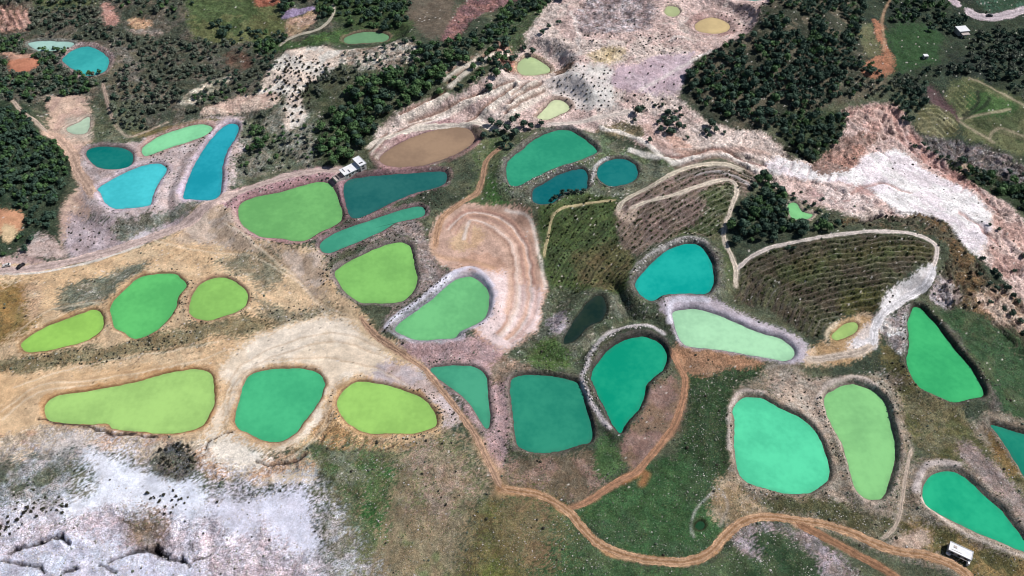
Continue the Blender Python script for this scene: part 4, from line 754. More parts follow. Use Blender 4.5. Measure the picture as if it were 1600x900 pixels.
def wood(poly, sp, r0, r1, species, label, group, keep=1., mp=1.2, gap=9):
    x, y = points(poly, sp); m = free(x, y, mp) & (RN.random(len(x)) < keep) & (lerp2(NS['f'], x, y)+.6*lerp2(NS['b'], x, y) < gap)
    for q in CLEAR: m &= ~inside(x, y, q)
    x, y = x[m], y[m]; P_ = smooth(plan(poly), 3); ed, _ = segdist(x, y, P_, True); q_ = (ed > 5) | (RN.random(len(x)) < .68); x, y, ed = x[q_], y[q_], ed[q_]
    for a, b, e in zip(x, y, ed):
        r = r0+(r1-r0)*RN.random()**1.4; sz = 'large ' if r > r0+.55*(r1-r0) else 'small ' if r < r0+.2*(r1-r0) else 'mid-sized '
        TREES.append((a, b, r, R.choice(species), sz+label+(', at its edge' if e < 5 and len(label.split()) < 13 else ''), group))
def lone(lst, species, label, group=None):
    for px, py, r in lst:
        x, y = survey(np.array([px*1.]), np.array([py*1.])); TREES.append((float(x[0]), float(y[0]), r, species, label, group))
def shrubs(poly, sp, r0, r1, label, group, keep=1., jit=.42, mp=.6, tall=.7):
    x, y = points(poly, sp, jit); m = free(x, y, mp) & (RN.random(len(x)) < keep)
    for a, b in zip(x[m], y[m]): SHRUBS.append((a, b, r0+(r1-r0)*RN.random()**1.6, tall, label, group))

wood([(-140,175),(20,164),(58,198),(94,232),(108,256),(104,285),(88,318),(80,326),(40,326),(-20,322),(-140,380)], 3.3, 1.5, 2.6, ['blue', 'leaf', 'blue'], 'dark evergreen tree packed in the wood beside the broad pinkish track', 'dense dark wood beside the pinkish track')
wood([(38,326),(84,322),(94,345),(90,360),(70,368),(44,366),(36,345)], 3.6, 1.6, 2.6, ['blue'], 'dark bushy tree beside the orange bare clearing', 'trees beside the orange clearing', .85)
wood([(-60,366),(10,380),(34,366),(60,372),(36,396),(-60,402)], 3.6, 1.5, 2.4, ['blue', 'leaf'], 'dark bushy tree beside the orange bare clearing', 'trees beside the orange clearing', .7)
wood([(-140,60),(-20,55),(40,60),(46,82),(100,80),(96,100),(110,112),(150,120),(168,124),(150,145),(100,148),(70,160),(20,156),(-140,165)], 3.6, 1.4, 2.5, ['leaf', 'blue', 'olive'], 'dark green tree in the wood around the round turquoise pond', 'wood around the turquoise pond', .92, .3)
lone([(60,72,1.6),(68,76,1.8),(84,74,1.7),(92,78,1.8),(76,70,1.3),(100,72,1.2),(126,114,2.0),(138,112,2.1),(156,114,1.9),(118,112,1.5),(144,118,1.8)], 'leaf', 'dark green tree in the wood around the round turquoise pond', 'wood around the turquoise pond')
wood([(50,20),(60,10),(150,8),(160,40),(198,46),(250,56),(330,66),(345,80),(340,150),(290,150),(280,170),(230,200),(180,190),(176,120),(172,66),(110,62),(50,60)], 3.7, 1.2, 2.2, ['olive', 'olive', 'olive', 'blue'], 'low grey green tree on the scrubby back slope', 'low trees on the scrubby back slope', .85, gap=.14)
wood([(-140,-70),(300,-70),(290,20),(240,26),(180,10),(150,8),(40,10),(-140,6)], 4.6, 1.3, 2.4, ['olive', 'leaf', 'blue'], 'green tree along the far ridge above the pink cut', 'trees along the far ridge', .85)
wood([(340,60),(400,66),(440,84),(430,110),(400,130),(350,140),(345,108),(390,105),(386,84),(350,78)], 4.4, 1.2, 2.2, ['olive', 'blue'], 'low grey green tree on the scrubby back slope', 'low trees on the scrubby back slope', .7)
wood([(330,40),(350,36),(366,46),(356,56),(336,54)], 4, 2, 3, ['blue'], 'dark round tree standing in the far green meadow', 'trees in the far meadow')
wood([(376,42),(398,44),(400,58),(378,58)], 4, 1.8, 2.6, ['blue'], 'dark round tree standing in the far green meadow', 'trees in the far meadow')
wood([(400,55),(440,50),(446,66),(430,82),(400,80),(396,66)], 4, 1.7, 2.8, ['blue', 'leaf'], 'dark tree in the thicket below the far lane', 'thicket below the far lane', .8)
wood([(432,4),(440,-30),(640,-60),(636,30),(612,46),(560,44),(540,30),(522,24),(498,30),(494,10),(470,6),(446,26),(434,22)], 4.2, 1.7, 3.0, ['leaf', 'blue'], 'dark leafy tree in the grove behind the dull green pond', 'grove behind the dull green pond', .85)
wood([(380,190),(420,168),(446,196),(480,196),(520,180),(525,236),(490,258),(400,272),(376,262)], 4.4, .9, 1.9, ['olive', 'olive', 'leaf'], 'small grey green tree in the bush belt above the big green pond', 'bush belt above the big green pond', .75)
wood([(300,150),(360,130),(400,132),(440,120),(420,150),(372,150),(330,170),(290,178)], 4.4, 1.1, 2.0, ['olive', 'leaf'], 'olive green tree beside the pale pink bare slope', 'trees beside the pale pink slope', .75)
wood([(392,205),(410,196),(420,222),(404,240),(388,236)], 3.6, 1.8, 2.6, ['leaf'], 'bright green tree beside the long blue pond', 'green trees beside the long blue pond')
wood([(490,135),(506,112),(530,106),(560,112),(560,122),(500,150),(486,150)], 3.6, 1.2, 2.2, ['olive'], 'grey olive tree at the edge of the white slope', 'grey trees edging the white slope', .9)
wood([(540,82),(600,70),(640,66),(652,100),(620,108),(570,112),(545,104)], 5.0, 1.0, 2.0, ['olive', 'blue'], 'dark small tree among the pale rocks behind the pine belt', 'small trees among the pale rocks', .7)
wood([(500,252),(498,205),(522,170),(556,128),(596,116),(626,104),(680,108),(700,116),(692,142),(640,162),(596,194),(580,212),(578,236),(560,240),(548,254)], 4.1, 1.8, 3.6, ['leaf', 'leaf', 'blue'], 'dark green pine in the belt above the white house', 'pine belt above the white house', .92)
wood([(640,60),(690,64),(740,50),(764,40),(800,8),(870,-20),(880,0),(850,18),(810,36),(800,66),(760,82),(700,112),(660,108),(640,90)], 4.8, 1.9, 3.2, ['leaf', 'blue'], 'dark green tree in the belt behind the strip quarry', 'tree belt behind the strip quarry', .85)
wood([(720,104),(770,80),(800,70),(806,94),(782,118),(760,124),(700,144),(706,118)], 4.8, 1.8, 3.0, ['leaf', 'blue'], 'dark green tree in the belt behind the strip quarry', 'tree belt behind the strip quarry', .75)
lone([(765,138,3.0),(820,62,2.4),(832,66,2.4),(846,52,2.2),(858,44,2.0),(872,36,2.0),(806,74,2.0)], 'blue', 'dark tree standing alone on the edge of the quarry furrows', 'lone trees on the quarry edge')
lone([(768,190,2.4),(780,196,2.6),(792,204,2.8),(800,190,2.4),(808,182,2.2),(818,196,2.6),(790,222,2.6),(804,212,2.8),(774,208,2.2),(830,200,2.4),(846,196,2.2),(756,214,2.4),(786,232,2.2),(798,236,2.0)], 'blue', 'dark tree in the clump beside the long green pond', 'clump beside the long green pond')
lone([(868,312,1.8),(878,308,2.0),(890,305,1.8),(862,318,1.5),(900,303,1.6),(912,301,1.5)], 'blue', 'blackish tree on the near bank of the small deep blue pond', 'trees on the deep blue pond bank')
wood([(1074,122),(1102,86),(1162,56),(1202,6),(1214,-70),(1340,-70),(1346,46),(1340,84),(1384,116),(1336,150),(1268,170),(1202,202),(1144,190),(1094,162)], 3.7, 1.5, 3.0, ['blue', 'blue', 'blue', 'leaf'], 'blackish green tree in the large wood above the quarry', 'large dark wood above the quarry', .96, gap=.16)
wood([(1216,184),(1268,172),(1322,178),(1316,204),(1296,238),(1270,248),(1238,230)], 3.8, 1.5, 2.8, ['blue', 'leaf'], 'dark tree in the hollow beside the red brown slope', 'trees in the hollow beside the red brown slope', .85)
lone([(996,176,2.6),(1004,170,2.2),(992,188,1.6),(1024,166,1.4),(1035,165,1.4),(1015,222,1.9),(1044,178,2.6),(1036,186,2.4),(1028,192,1.8),(1052,190,3.0),(1042,200,2.8),(1060,200,2.6),(1046,208,2.4),(1032,204,2.2),(1062,172,1.7),(1070,198,1.6),(1074,214,1.4),(1056,176,1.5),(1104,204,2.2),(1112,196,2.8),(1118,204,2.2),(1108,212,1.8),(1132,208,1.4),(1064,182,1.6),(1052,206,2.2)], 'blue', 'round dark tree standing on the pale quarry slope', 'round trees on the pale quarry slope')
wood([(1140,340),(1166,300),(1196,268),(1212,264),(1220,290),(1228,316),(1236,336),(1270,346),(1300,342),(1304,352),(1250,362),(1210,372),(1164,382),(1142,384)], 4.2, 1.9, 3.2, ['blue', 'blue', 'leaf'], 'dark tree in the grove between the two terraced fields', 'grove between the terraced fields', .95)
wood([(1160,378),(1172,332),(1200,286),(1222,300),(1232,332),(1250,346),(1300,348),(1326,352),(1300,360),(1230,372)], 3.8, 1.5, 2.8, ['blue', 'blue', 'leaf'], 'dark tree in the grove between the two terraced fields', 'grove between the terraced fields', .9)
lone([(1240,313,1.5),(1256,318,1.4),(1262,326,1.3),(1272,320,1.5),(1286,312,1.4),(1280,330,1.6),(1238,306,1.3),(1252,300,1.2),(1290,338,1.8)], 'blue', 'small dark tree beside the small light green pond', 'small trees beside the light green pond')
wood([(1395,152),(1420,128),(1448,130),(1452,160),(1440,172),(1420,192),(1404,184)], 3.8, 1.6, 2.8, ['blue'], 'dark tree in the grove above the pink quarry head', 'grove above the pink quarry head')
wood([(1340,120),(1396,112),(1440,122),(1420,150),(1370,150),(1320,160)], 4.2, 1.4, 2.4, ['blue', 'olive'], 'dark scrubby tree along the edge of the far fields', 'scrub along the far fields', .7)
wood([(1476,246),(1502,250),(1562,272),(1640,304),(1640,350),(1562,306),(1510,276)], 4.0, 1.6, 2.8, ['leaf', 'blue'], 'green tree in the strip wood along the pink quarry rim', 'strip wood along the pink quarry rim', .95)
lone([(1428,228,1.8),(1442,226,1.6),(1450,234,1.5),(1462,240,1.8),(1470,246,1.6),(1545,352,1.2),(1560,360,1.4)], 'blue', 'green tree in the strip wood along the pink quarry rim', 'strip wood along the pink quarry rim')
wood([(1350,-60),(1500,-60),(1480,30),(1450,50),(1440,34),(1392,36),(1386,0)], 4.6, 1.6, 2.8, ['blue', 'leaf'], 'dark tree among the far fields beside the paved road', 'trees among the far fields', .8)
wood([(1470,24),(1512,28),(1514,40),(1496,44),(1480,52),(1466,40)], 4.0, 1.8, 2.8, ['blue'], 'dark tree behind the small far white house', 'trees behind the far white house')
wood([(1520,60),(1560,44),(1640,60),(1640,170),(1580,140),(1520,116),(1470,122),(1440,120),(1450,100),(1510,96)], 4.4, 1.5, 2.8, ['blue', 'blue', 'olive'], 'blackish tree in the far wood right of the green terraces', 'far wood above the green terraces', .85)
wood([(1520,262),(1560,262),(1640,280),(1640,300),(1560,270)], 4.6, 1.4, 2.2, ['blue'], 'green tree in the strip wood along the pink quarry rim', 'strip wood along the pink quarry rim', .6)
lone([(1535,405,1.7),(1553,425,2.0),(1560,432,1.9),(1572,452,2.1),(1582,462,1.9),(1545,444,1.5),(1556,452,1.7),(1582,490,2.2),(1596,500,2.2),(1592,470,1.7),(1570,480,1.6),(1600,520,2),(1548,472,1.5),(1530,430,1.6),(1586,420,1.4),(1600,400,1.8),(1240,390,1.2),(1228,390,1.3),(1232,388,1.4)], 'blue', 'dark round bush tree on the brown slope above the emerald pond', 'bush trees on the brown slope')

DK = 'small dark shrub '
shrubs([(868,112),(900,100),(958,112),(960,160),(928,172),(892,164),(870,140)], 3.6, .45, .85, DK+'planted on the dotted white slope', 'shrubs on the dotted white slope', .8, .25)
shrubs([(434,98),(470,88),(516,100),(520,118),(486,130),(480,150),(452,160),(424,158)], 3.2, .5, 1.6, DK+'on the bright white slope above the pine belt', 'shrubs on the bright white slope', .8, .35)
shrubs([(446,160),(480,140),(486,190),(450,192)], 4, .7, 1.7, DK+'on the bright white slope above the pine belt', 'shrubs on the bright white slope', .7)
shrubs([(860,68),(905,55),(1010,50),(1060,60),(1050,90),(980,80),(915,100),(885,84)], 3.4, .3, .75, DK+'on the pinkish quarry floor', 'shrubs on the pinkish quarry floor', .6)
shrubs([(990,90),(1090,70),(1100,90),(1070,140),(990,142)], 5.5, .3, .8, DK+'on the pinkish quarry floor', 'shrubs on the pinkish quarry floor', .35)
shrubs([(1130,10),(1200,0),(1200,28),(1150,36)], 3.4, .4, .8, DK+'beside the tan muddy pond', 'shrubs beside the tan pond', .7)
shrubs([(965,150),(1030,146),(1060,160),(1000,172)], 3.2, .5, 1.1, DK+'beside the pale quarry track', 'shrubs beside the pale quarry track', .5)
shrubs([(600,516),(640,480),(690,440),(704,440),(672,466),(620,500),(604,526)], 1.9, .3, .7, DK+'on the stony ridge between two green ponds', 'shrubs on the stony ridge', .75)
shrubs([(360,330),(376,302),(440,282),(520,272),(530,280),(440,298),(384,312),(372,340)], 2.6, .25, .6, DK+'on the mauve bank of the large mid green pond', 'shrubs on the mauve bank', .6)
shrubs([(505,410),(560,390),(640,350),(660,348),(650,372),(560,394),(520,430),(512,450),(500,440)], 2.4, .3, .65, DK+'on the grey bank of the grass green pond', 'shrubs on the grey bank', .6)
shrubs([(655,310),(690,300),(690,330),(672,336)], 2.0, .3, .7, DK+'on the whitish heap beside the dark teal pond', 'shrubs on the whitish heap', .7)
shrubs([(110,330),(150,336),(196,346),(190,372),(140,392),(112,390)], 3.4, .3, .75, DK+'on the lilac dry slope', 'shrubs on the lilac slope', .55)
shrubs([(60,556),(140,546),(200,536),(270,525),(320,508),(318,530),(240,546),(170,566),(70,572)], 2.2, .25, .65, DK+'on the sandy bank below the slim lime pond', 'shrubs on the sandy bank', .7)
shrubs([(270,470),(300,440),(310,432),(300,460),(292,490),(270,510)], 1.9, .25, .5, DK+'between the emerald pond and yellow green pond', 'shrubs between two ponds', .6)
shrubs([(380,520),(400,490),(440,470),(500,480),(500,496),(440,504)], 2.6, .3, .6, DK+'on the grey patch in the sandy slope', 'shrubs on the grey patch', .4)
shrubs([(230,250),(300,216),(335,206),(300,240),(285,290),(262,300),(264,268)], 2.8, .25, .6, DK+'on the lilac dam of the cyan pond', 'shrubs on the lilac dam', .5)
shrubs([(375,196),(384,230),(356,300),(352,280),(366,230)], 2.8, .3, .6, DK+'on the lilac dam of the blue pond', 'shrubs on the lilac dam', .5)
shrubs([(640,605),(690,620),(716,660),(700,664),(676,636),(640,614)], 2.0, .3, .65, DK+'on the lilac bank of the vivid lime pond', 'shrubs on the lilac bank', .55)
shrubs([(766,590),(796,600),(796,700),(780,742),(768,690)], 2.6, .3, .6, DK+'on the dark dam beside the square pond', 'shrubs on the dark dam', .5)
shrubs([(1290,340),(1420,336),(1470,346),(1510,392),(1550,440),(1540,480),(1470,470),(1470,400),(1430,356),(1300,356)], 3.2, .4, 1.2, DK+'on the brown crest above the curved terraces', 'shrubs on the brown crest', .55)
shrubs([(1330,250),(1420,196),(1470,240),(1560,320),(1600,400),(1560,400),(1480,300),(1380,260)], 6.5, .3, .8, DK+'on the pink and white valley floor', 'shrubs on the valley floor', .4)
shrubs([(1200,585),(1290,590),(1400,590),(1420,690),(1400,690),(1380,610),(1320,592),(1280,612),(1300,700),(1310,760),(1296,700),(1270,650),(1220,625)], 2.8, .25, .6, DK+'on the pebbly bank between mint and pea green ponds', 'shrubs on the pebbly bank', .5)
shrubs([(1390,462),(1402,456),(1404,470),(1394,472)], 2.6, .5, .9, DK+'on the white chalk road fork', 'shrubs on the chalk road fork', .8, mp=.5)
shrubs([(250,700),(292,690),(308,726),(286,742),(256,738)], 2.0, .5, 1.2, 'greyish bush on the white rocky foreground slope', 'bushes on the white rocky slope', .7)
shrubs([(60,780),(100,776),(110,800),(60,812),(10,836),(-20,830)], 2.2, .5, 1.2, 'greyish bush on the white rocky foreground slope', 'bushes on the white rocky slope', .6)
shrubs([(220,770),(268,770),(300,776),(262,806),(244,806)], 2.2, .5, 1.1, 'greyish bush on the white rocky foreground slope', 'bushes on the white rocky slope', .6)
shrubs([(100,730),(320,740),(480,780),(500,860),(380,850),(120,790)], 6.5, .3, .8, 'greyish bush on the white rocky foreground slope', 'bushes on the white rocky slope', .4)
shrubs([(650,720),(720,720),(730,820),(660,800)], 4.5, .3, .7, DK+'on the brown stony foreground slope', 'shrubs on the brown stony slope', .4)

# orchard bushes along the terrace rows
def march(g, d):
    t = np.gradient(g, axis=0); t /= np.linalg.norm(t, axis=1)[:, None]+1e-9; n = np.stack([t[:, 1], -t[:, 0]], 1); return g+n*d
VL = ['dark orchard bush in a row on the curved terraces', 'dark orchard bush in a row of the striped orchard', 'green orchard bush in a row of the green orchard']
for k, (p, g, sp) in enumerate(ROWS[:3]):
    x, y = points(None, 1.15, .3, p); d, arc = segdist(x, y, g, False)
    d2 = d+lerp2(NS['f'], x, y)*2.5+lerp2(NS['c'], x, y)*.8; fr = d2/sp % 1; a = (arc/2.3+np.floor(d2/sp)*.37) % 1
    m = (np.abs(fr-.45) < .17) & (np.abs(a-.5) < .27) & free(x, y, 1.5)
    for q, r_, f_ in zip(x[m], y[m], RN.random(m.sum())):
        if f_ < .9: VINES.append((q, r_, .42+.5*f_**2, .8, VL[k], VL[k][:4]+' orchard rows'))
# loose stones where the ground is stony, and scrub tufts where it is scrubby
n = 60000; xs = RN.uniform(-380, 380, n); ys = RN.uniform(102, 470, n)
sv = lerp2(STO, xs, ys); m = (RN.random(n) < sv*1.6*sst(470, 150, ys)*sst(.02, .16, lerp2(NS['f'], xs, ys)+.6*lerp2(NS['g'], xs, ys))) & free(xs, ys, .6)
for a, b in zip(xs[m], ys[m]): STONES.append((a, b, .1+.34*RN.random()**4, .7))
for pts, sp in (([(908,590),(920,556),(960,524),(1012,510),(1036,524),(1010,520),(965,532),(930,560),(918,592)], 1.3), ([(916,596),(930,620),(952,676),(944,668),(926,640),(910,604)], 1.3), ([(922,284),(926,262),(940,246),(956,240),(944,252),(932,268),(930,288)], 1.2), ([(984,440),(1010,402),(1050,378),(1090,370),(1110,384),(1086,376),(1056,384),(1020,404),(994,434)], 1.4), ([(780,300),(800,296),(870,268),(930,246),(940,236),(930,250),(880,272),(820,300)], 1.6)):
    x, y = points(pts, sp); m = free(x, y, .5) & (RN.random(len(x)) < .7)
    for a, b in zip(x[m], y[m]): STONES.append((a, b, .3+.4*RN.random()**2, .7))
x, y = points([(-140,800),(120,760),(330,756),(470,770),(500,830),(530,990),(-140,990)], 1.15); m = RN.random(len(x)) < .6*sst(-.1, .1, lerp2(NS['f'], x, y)+.5*lerp2(NS['g'], x, y))+.1
for a, b in zip(x[m], y[m]): STONES.append((a, b, .12+.4*RN.random()**3, .75))
for pts, sp, kp, r0, r1 in (([(1140,824),(1200,824),(1300,868),(1350,910),(1240,900),(1160,874)], 1.1, .6, .14, .55), ([(900,800),(1000,750),(1140,800),(1080,868),(960,860)], 1.7, .5, .1, .32), ([(1076,600),(1140,580),(1136,740),(1070,740)], 1.5, .5, .1, .3), ([(480,700),(630,700),(612,800),(600,920),(520,920)], 1.5, .6, .1, .36), ([(1140,770),(1300,780),(1390,800),(1380,836),(1250,806)], 1.5, .5, .1, .32), ([(800,830),(900,810),(1000,880),(1150,850),(1200,920),(800,920)], 1.7, .5, .1, .3), ([(1110,760),(1136,770),(1130,820),(1090,835)], 1.0, .5, .12, .4)):
    x, y = points(pts, sp); m = free(x, y, .6) & (RN.random(len(x)) < kp*sst(-.06, .12, lerp2(NS['f'], x, y)+.7*lerp2(NS['g'], x, y)))
    for a, b in zip(x[m], y[m]): STONES.append((a, b, r0+(r1-r0)*RN.random()**3, .7))
n = 30000; xs = RN.uniform(-395, 395, n); ys = RN.uniform(102, 520, n)
sv = lerp2(SCR, xs, ys); m = (RN.random(n) < np.clip(sv-.12, 0, 1)*1.0*sst(-.02, .1, lerp2(NS['f'], xs, ys)+.7*lerp2(NS['g'], xs, ys))) & free(xs, ys, .8)
for a, b in zip(xs[m], ys[m]): SHRUBS.append((a, b, .22+.5*RN.random()**2.2, .65, None, None))

for k in (7, 8, 10, 11, 12, 5, 6, 18, 19, 20, 21, 22, 25, 26, 27, 28, 30, 31, 32, 14, 15):
    pl, wl = POND[k]; ar = np.sum(pl[:, 0]*np.roll(pl[:, 1], -1)-pl[:, 1]*np.roll(pl[:, 0], -1)); nr = np.roll(pl, -1, 0)-np.roll(pl, 1, 0); nr = np.stack([nr[:, 1], -nr[:, 0]], 1)*np.sign(ar); nr /= np.linalg.norm(nr, axis=1)[:, None]
    for off in (PONDS[k][2]*.8, PONDS[k][2]*1.5):
        q = pl+nr*off; L = np.concatenate([[0], np.cumsum(np.hypot(*np.diff(q, axis=0).T))]); t_ = np.arange(0, L[-1], 1.3)+RN.uniform(-.5, .5, int(np.ceil(L[-1]/1.3)))
        xq = np.interp(t_, L, q[:, 0])+RN.normal(0, .35, len(t_)); yq = np.interp(t_, L, q[:, 1])+RN.normal(0, .35, len(t_)); m = free(xq, yq, .9) & (RN.random(len(xq)) < sst(-.05, .1, lerp2(NS['f'], xq, yq)+.5*lerp2(NS['g'], xq, yq))*.9)
        for a, b in zip(xq[m], yq[m]): SHRUBS.append((a, b, .18+.3*RN.random()**2, .7, None, None))
TUFT = []; n = 60000; xs = RN.uniform(-240, 260, n); ys = RN.uniform(102, 250, n)
sv = lerp2(SCR, xs, ys); m = (RN.random(n) < np.clip(sv-.1, 0, 1)*1.2*sst(260, 150, ys)*sst(-.04, .1, lerp2(NS['c'], xs, ys)+.6*lerp2(NS['f'], xs, ys))) & free(xs, ys, .8)
for a, b in zip(xs[m], ys[m]): TUFT.append((a, b, .13+.26*RN.random()**2))
OCT = [(np.array([(1, 0, .2), (0, .9, .3), (-.9, 0, .25), (0, -1, .2), (.1, .1, 1.0)]), np.array([(0, 1, 4), (1, 2, 4), (2, 3, 4), (3, 0, 4)])), (np.array([(1, .3, .1), (-.2, .9, .2), (-.9, -.3, .15), (.2, -.8, .3), (-.2, 0, .8)]), np.array([(0, 1, 4), (1, 2, 4), (2, 3, 4), (3, 0, 4)]))]
def size(t): return t[2]/math.sqrt(t[0]**2+t[1]**2+CAM_H**2)
def seen(t):
    dx, dy, dz = t[0], t[1], zat(t[0], t[1])-CAM_H; f = dy*cP-dz*sP; return abs(dx/f*FPX) < 800 and abs((dy*sP+dz*cP)/f*FPX) < 450
def rot(V, a, s, loc):
    c, sn = math.cos(a), math.sin(a); W = V*s; return np.stack([c*W[:, 0]-sn*W[:, 1], sn*W[:, 0]+c*W[:, 1], W[:, 2]], 1)+loc
def stuff(name, label, cat, items, mats):
    V = []; F = []; MI = []; o = 0
    for v, f, mi in items: V.append(v); F.append(f+o); MI.append(np.full(len(f), mi, np.int32)); o += len(v)
    me = mesh_np(name, np.concatenate(V), np.concatenate(F), mats[0], None, False)
    for m in mats[1:]: me.materials.append(m)
    me.polygons.foreach_set('material_index', np.concatenate(MI)); me.update()
    return link(name, me, None, label, cat, None, 'stuff')
def split(L, n, ok=lambda t: True):
    L = [t for t in L]; cand = [i for i in range(len(L)) if ok(L[i]) and seen(L[i])]; cand.sort(key=lambda i: -size(L[i])); s = set(cand[:n])
    return [L[i] for i in sorted(s)], [t for i, t in enumerate(L) if i not in s]

big, rest = split(TREES, 300)
CM = {(k, i): mesh_np('crown', *CROWN[i], m, None, False) for k, m in SP.items() for i in range(NV)}
TM = [mesh_np('trunk', *t, M_BARK) for t in TRUNK]
for i, (x, y, r, sp, lb, gp) in enumerate(big):
    e = link('tree', None, None, lb, 'tree', gp); e.empty_display_size = .5
    e.location = (x, y, float(zat(x, y))-.05); s = r*R.uniform(.95, 1.08); e.scale = (s, s, s*R.uniform(.85, 1.15)); e.rotation_euler.z = R.uniform(0, 6.28)
    link('trunk', TM[i % 3], e); link('crown', CM[sp, i % NV], e)
SK = list(SP); stuff('woodland', 'mass of dark evergreen trees filling the far woods', 'woodland',
    [(*(lambda c: (rot(c[0], R.uniform(0, 6.28), t[2]*np.array([1, 1, R.uniform(.85, 1.2)]), (t[0], t[1], float(zat(t[0], t[1]))-.15*t[2])), c[1]))(LOW[i % 3]), SK.index(t[3])) for i, t in enumerate(rest)], [SP[k] for k in SK])
SHM = [crown(71+i, 4, 26, .34, .75, .45, 1) for i in range(3)]
SLO = []
for i in range(3):
    v, f = ico(1); r_ = np.random.default_rng(90+i); v = v*(1+.5*(r_.random((12, 1))-.5)); v[:, 2] = v[:, 2]*.75+.4; SLO.append((v, f))
big, rest = split(SHRUBS, 300, lambda t: t[4])
SM = [mesh_np('shrub', *c, M_SHRUB, None, False) for c in SHM]
for i, (x, y, r, tl, lb, gp) in enumerate(big):
    o = link('shrub', SM[i % 3], None, lb if r > .9 else lb.replace('small', 'tiny').replace('greyish', 'small greyish'), 'shrub', gp); o.location = (x, y, float(zat(x, y))); o.scale = (r, r, r*R.uniform(.8, 1.2)); o.rotation_euler.z = R.uniform(0, 6.28)
stuff('scrub', 'low dark scrub dotted over slopes and pond banks', 'scrub',
    [(rot(SLO[i % 3][0], R.uniform(0, 6.28), t[2], (t[0], t[1], float(zat(t[0], t[1]))-.1)), SLO[i % 3][1], 0 if t[4] or R.random() < .5 else 1) for i, t in enumerate(rest)], [M_SHRUB, M_OLIVE])
M_GRASS = mat('grass_tufts', leaf_mat((58, 84, 50), (112, 124, 76)))
stuff('grass_tufts', 'small tufts of grass and weeds on the near slopes', 'grass', [(rot(OCT[i % 2][0], R.uniform(0, 6.28), t[2], (t[0], t[1], float(z_)-.03)), OCT[i % 2][1], 0 if R.random() < .6 else 1) for i, (t, z_) in enumerate(zip(TUFT, zat(np.array([t[0] for t in TUFT]), np.array([t[1] for t in TUFT]))))], [M_GRASS, M_OLIVE])
VM = [mesh_np('orchard_bush', *c, M_VINE, None, False) for c in SHM]
big, rest = split(VINES, 300)
for i, (x, y, r, tl, lb, gp) in enumerate(big):
    o = link('orchard_bush', VM[i % 3], None, lb, 'bush', gp); o.location = (x, y, float(zat(x, y))); o.scale = (r, r, r*R.uniform(.9, 1.3)); o.rotation_euler.z = R.uniform(0, 6.28)
if rest: stuff('orchard_rows', 'rows of small orchard bushes on the stepped terraces', 'orchard', [(rot(SHM[i % 3][0], R.uniform(0, 6.28), t[2], (t[0], t[1], float(zat(t[0], t[1]))-.05)), SHM[i % 3][1], 0) for i, t in enumerate(rest)], [M_VINE])
RK = []
for i in range(5):
    v, f = ico(1); r_ = np.random.default_rng(20+i); v = v*(1+.7*(r_.random((12, 1))-.5))*[1, r_.uniform(.6, 1), r_.uniform(.45, .8)]; RK.append((v+[0, 0, .18], f))
big, rest = split(STONES, 160)
LMK = [('the big pale lime pond', 205, 680), ('the jade green pond', 430, 700), ('the vivid lime pond', 605, 690), ('the narrow triangular teal pond', 735, 650), ('the square sea green pond', 860, 705), ('the teal pond with white stone bank', 960, 640), ('the turquoise pond below the orchard', 1040, 400), ('the black leaf shaped pool', 913, 500), ('the mint turquoise pond', 1215, 760), ('the upright pea green pond', 1345, 700), ('the jade corner pond', 1500, 800), ('the black cracks in the white rock', 230, 866), ('the grey bush clump on white rock', 280, 720), ('the bend of the winding dirt road', 1000, 872), ('the tiny dark green puddle', 1093, 822), ('the white flat roofed shed', 1500, 862), ('the long green pond', 860, 250), ('the round blue teal pond', 965, 270), ('the lilac banked cyan pond', 205, 300), ('the emerald egg shaped pond', 231, 480), ('the tan track junction', 783, 762), ('the lower edge of white rock slope', 60, 880), ('the white rock rim beside brown grass', 500, 830)]
LMP = plan([(a, b) for _, a, b in LMK])
def near(x, y): return LMK[int(np.argmin(np.hypot(LMP[:, 0]-x, LMP[:, 1]-y)))][0]
RM = [mesh_np('boulder', *c, M_ROCK, None, False) for c in RK]
for i, (x, y, r, _) in enumerate(big):
    o = link('boulder', RM[i % 5], None, ('large ' if r > .55 else 'small ')+'pale limestone boulder lying near '+near(x, y), 'boulder', 'pale boulders')
    o.location = (x, y, float(zat(x, y))-.05); o.scale = (r, r, r); o.rotation_euler.z = R.uniform(0, 6.28)
stuff('loose_stones', 'pale loose stones strewn over slopes and banks', 'stones', [(rot(RK[i % 5][0], R.uniform(0, 6.28), t[2], (t[0], t[1], float(zat(t[0], t[1]))-.03)), RK[i % 5][1], 0) for i, t in enumerate(rest)], [M_ROCK])

# ------------------------------------------------------------------ houses and cars
def plaster(c1, c2):
    return lambda t, b: t.links.new(mixc(t, tuple(alb(c1)), tuple(alb(c2)), ramp(t, noise(t, N(t, 'NewGeometry').outputs['Position'], .9, 4, .7), .35, .7)), b.inputs['Base Color'])
M_ROOF = mat('whitewashed_concrete', plaster((236, 236, 242), (252, 252, 252)))
M_WALL = mat('pale_plaster', plaster((176, 170, 168), (214, 208, 204)))
M_SLAB = mat('bare_concrete', plaster((184, 172, 168), (214, 200, 196)))
M_DARK = mat('dark_opening', lambda t, b: (setattr(b.inputs['Base Color'], 'default_value', (.02, .02, .025, 1))))
M_PANE = mat('window_glass', lambda t, b: (setattr(b.inputs['Base Color'], 'default_value', (.03, .035, .04, 1)), setattr(b.inputs['Roughness'], 'default_value', .08), setattr(b.inputs['Specular IOR Level'], 'default_value', .5)))
M_WOOD = mat('weathered_door', plaster((92, 76, 62), (120, 100, 82)))
def paint(c): return mat('car_paint', lambda t, b: (setattr(b.inputs['Base Color'], 'default_value', (*alb(c), 1)), setattr(b.inputs['Roughness'], 'default_value', .3), setattr(b.inputs['Specular IOR Level'], 'default_value', .5)))
